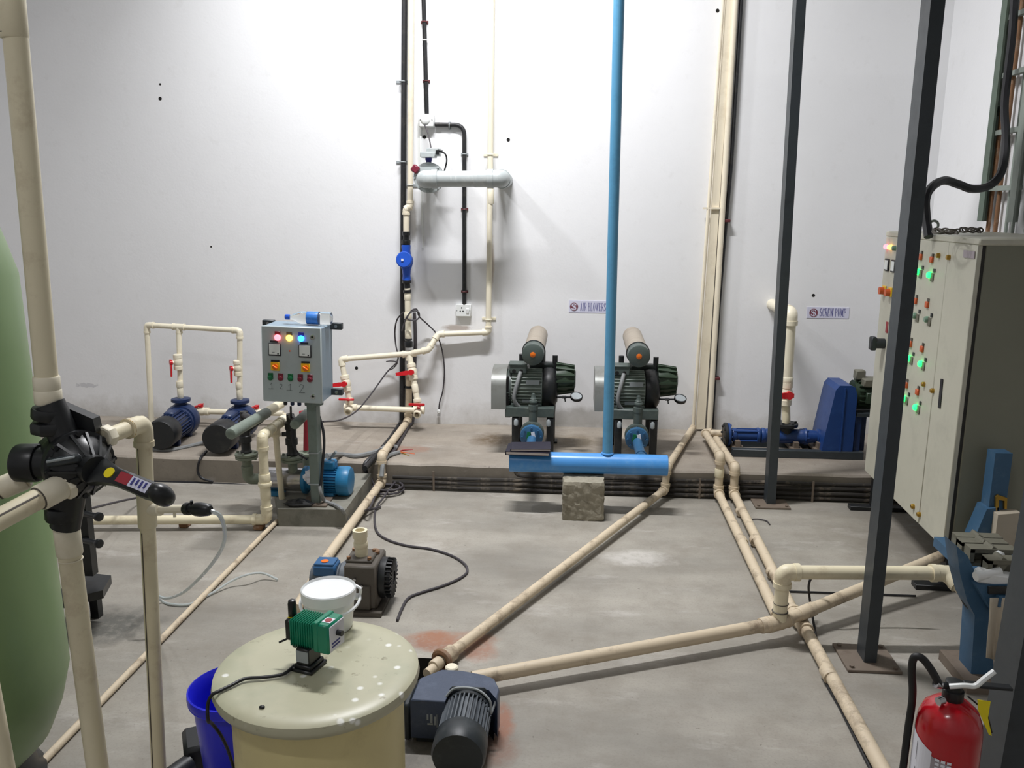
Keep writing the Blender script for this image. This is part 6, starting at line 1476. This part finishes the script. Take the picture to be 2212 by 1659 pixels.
vs_ = fz(976, 1452, .12); vs_.y = max(vs_.y, yb_ + .03)
vs_ = fy(976, 1452, vs_.y)
o = MB().lathe([(.019, 0), (.019, vs_.z + .008), (.023, vs_.z + .009), (.023, vs_.z + .020), (.019, vs_.z + .024), (.006, vs_.z + .025)], (vs_.x, vs_.y, 0), n=20).build('vent_stub', 'pvc_clean'); tag(o, 'white pipe stub standing just behind the slate gear pump', 'pipe')
# ================================================================== BROWN GEARBOX PUMP
E0 = fz(790, 1326); YE = E0.y
T = thing('sludge_pump', 'brown geared pump with black motor and blue terminal box behind the white bucket', 'pump', fz(775, 1320))
def ep(px, py, dy=0): return fy(px, py, YE + dy)
x0_, x1_ = ep(742, 1250).x, ep(812, 1250).x
zt2 = ep(780, 1224).z
MB().box(((x0_ + x1_) / 2, YE + .10, zt2 / 2 + .01), (x1_ - x0_, .20, zt2 - .02), None, .008).box(((x0_ + x1_) / 2, YE + .0, zt2 * .35), (.09, .02, .11), None, .004).build('gear_case', 'gear_brown', T)
MB().box(((x0_ + x1_) / 2, YE + .10, .01), (x1_ - x0_ + .05, .26, .02)).build('foot', 'gear_brown', T)
tp_ = V(((x0_ + x1_) / 2 - .012, YE + .09, zt2))
tpl = MB().box(tp_ + V((0, 0, .004)), (.115, .115, .02), None, .006).build('top_flange', 'gear_brown', T)
m = MB()
for sx in (-.045, .045):
    for sy in (-.045, .045): m.cyl(tp_ + V((sx, sy, .014)), tp_ + V((sx, sy, .024)), .009, n=6)
m.build('flange_bolts', 'rusty_pipe', tpl)
MB().lathe([(.012, 0), (.016, .004), (.016, .014), (.008, .022)], V((x1_ - .03, YE + .14, zt2)), (0, 0, 1), 12).build('filler_plug', 'rusty_pipe', T)
sp = MB().hollow(tp_, tp_ + V((-.004, 0, .12)), .028, .020, 20, depth=.06).build('discharge_stub', 'pvc', T)
MB().rcyl(tp_ + V((-.002, 0, .05)), tp_ + V((-.003, 0, .075)), .031, .1).hollow(tp_ + V((-.004, 0, .095)), tp_ + V((-.004, 0, .128)), .032, .021, 20).build('socket', 'pvc', sp)
MB().cyl(tp_ + V((-.004, 0, .085)), tp_ + V((-.004, 0, .088)), .021).build('bore', 'bore_rust', sp)
mcx = V((x1_, YE + .10, zt2 * .58))
m = MB().lathe([(.085, 0), (.088, .006), (.088, .03), (.075, .036), (.075, .05)], mcx, (1, 0, 0), 30)
for i in range(26):
    t = 2 * math.pi * i / 26; c, s_ = math.cos(t), math.sin(t)
    m.hexa([V((mcx.x + xx, mcx.y + a * c - w_ * s_, mcx.z + a * s_ + w_ * c)) for xx in (.03, .055) for a, w_ in ((.03, -.003), (.086, -.003), (.086, .003), (.03, .003))])
m.build('motor_end', 'motor_black', T)
mm = V((x0_, YE + .10, zt2 * .50))
MB().lathe([(.08, 0), (.08, .03), (.07, .04), (.07, .15), (.06, .165)], mm, (-1, 0, 0), 28).build('motor', 'grey_paint', T)
tq = ep(706, 1226, .08)
tbx = MB().box(tq, (.10, .09, .05), None, .008).box(tq + V((-.002, 0, .028)), (.088, .078, .01), None, .003).build('terminal_box', 'blue_terminal', T)
MB().cyl(tq + V((-.004, -.01, .032)), tq + V((-.004, -.01, .036)), .016, n=16).build('sticker', 'orange_knob', tbx)
for sx in (.0, .03): MB().cyl(V(((x0_ + x1_) / 2 - .02 + sx, YE - .004, .16 - sx)), V(((x0_ + x1_) / 2 - .02 + sx, YE - .014, .16 - sx)), .007, n=6).build('plug', 'chrome', T)
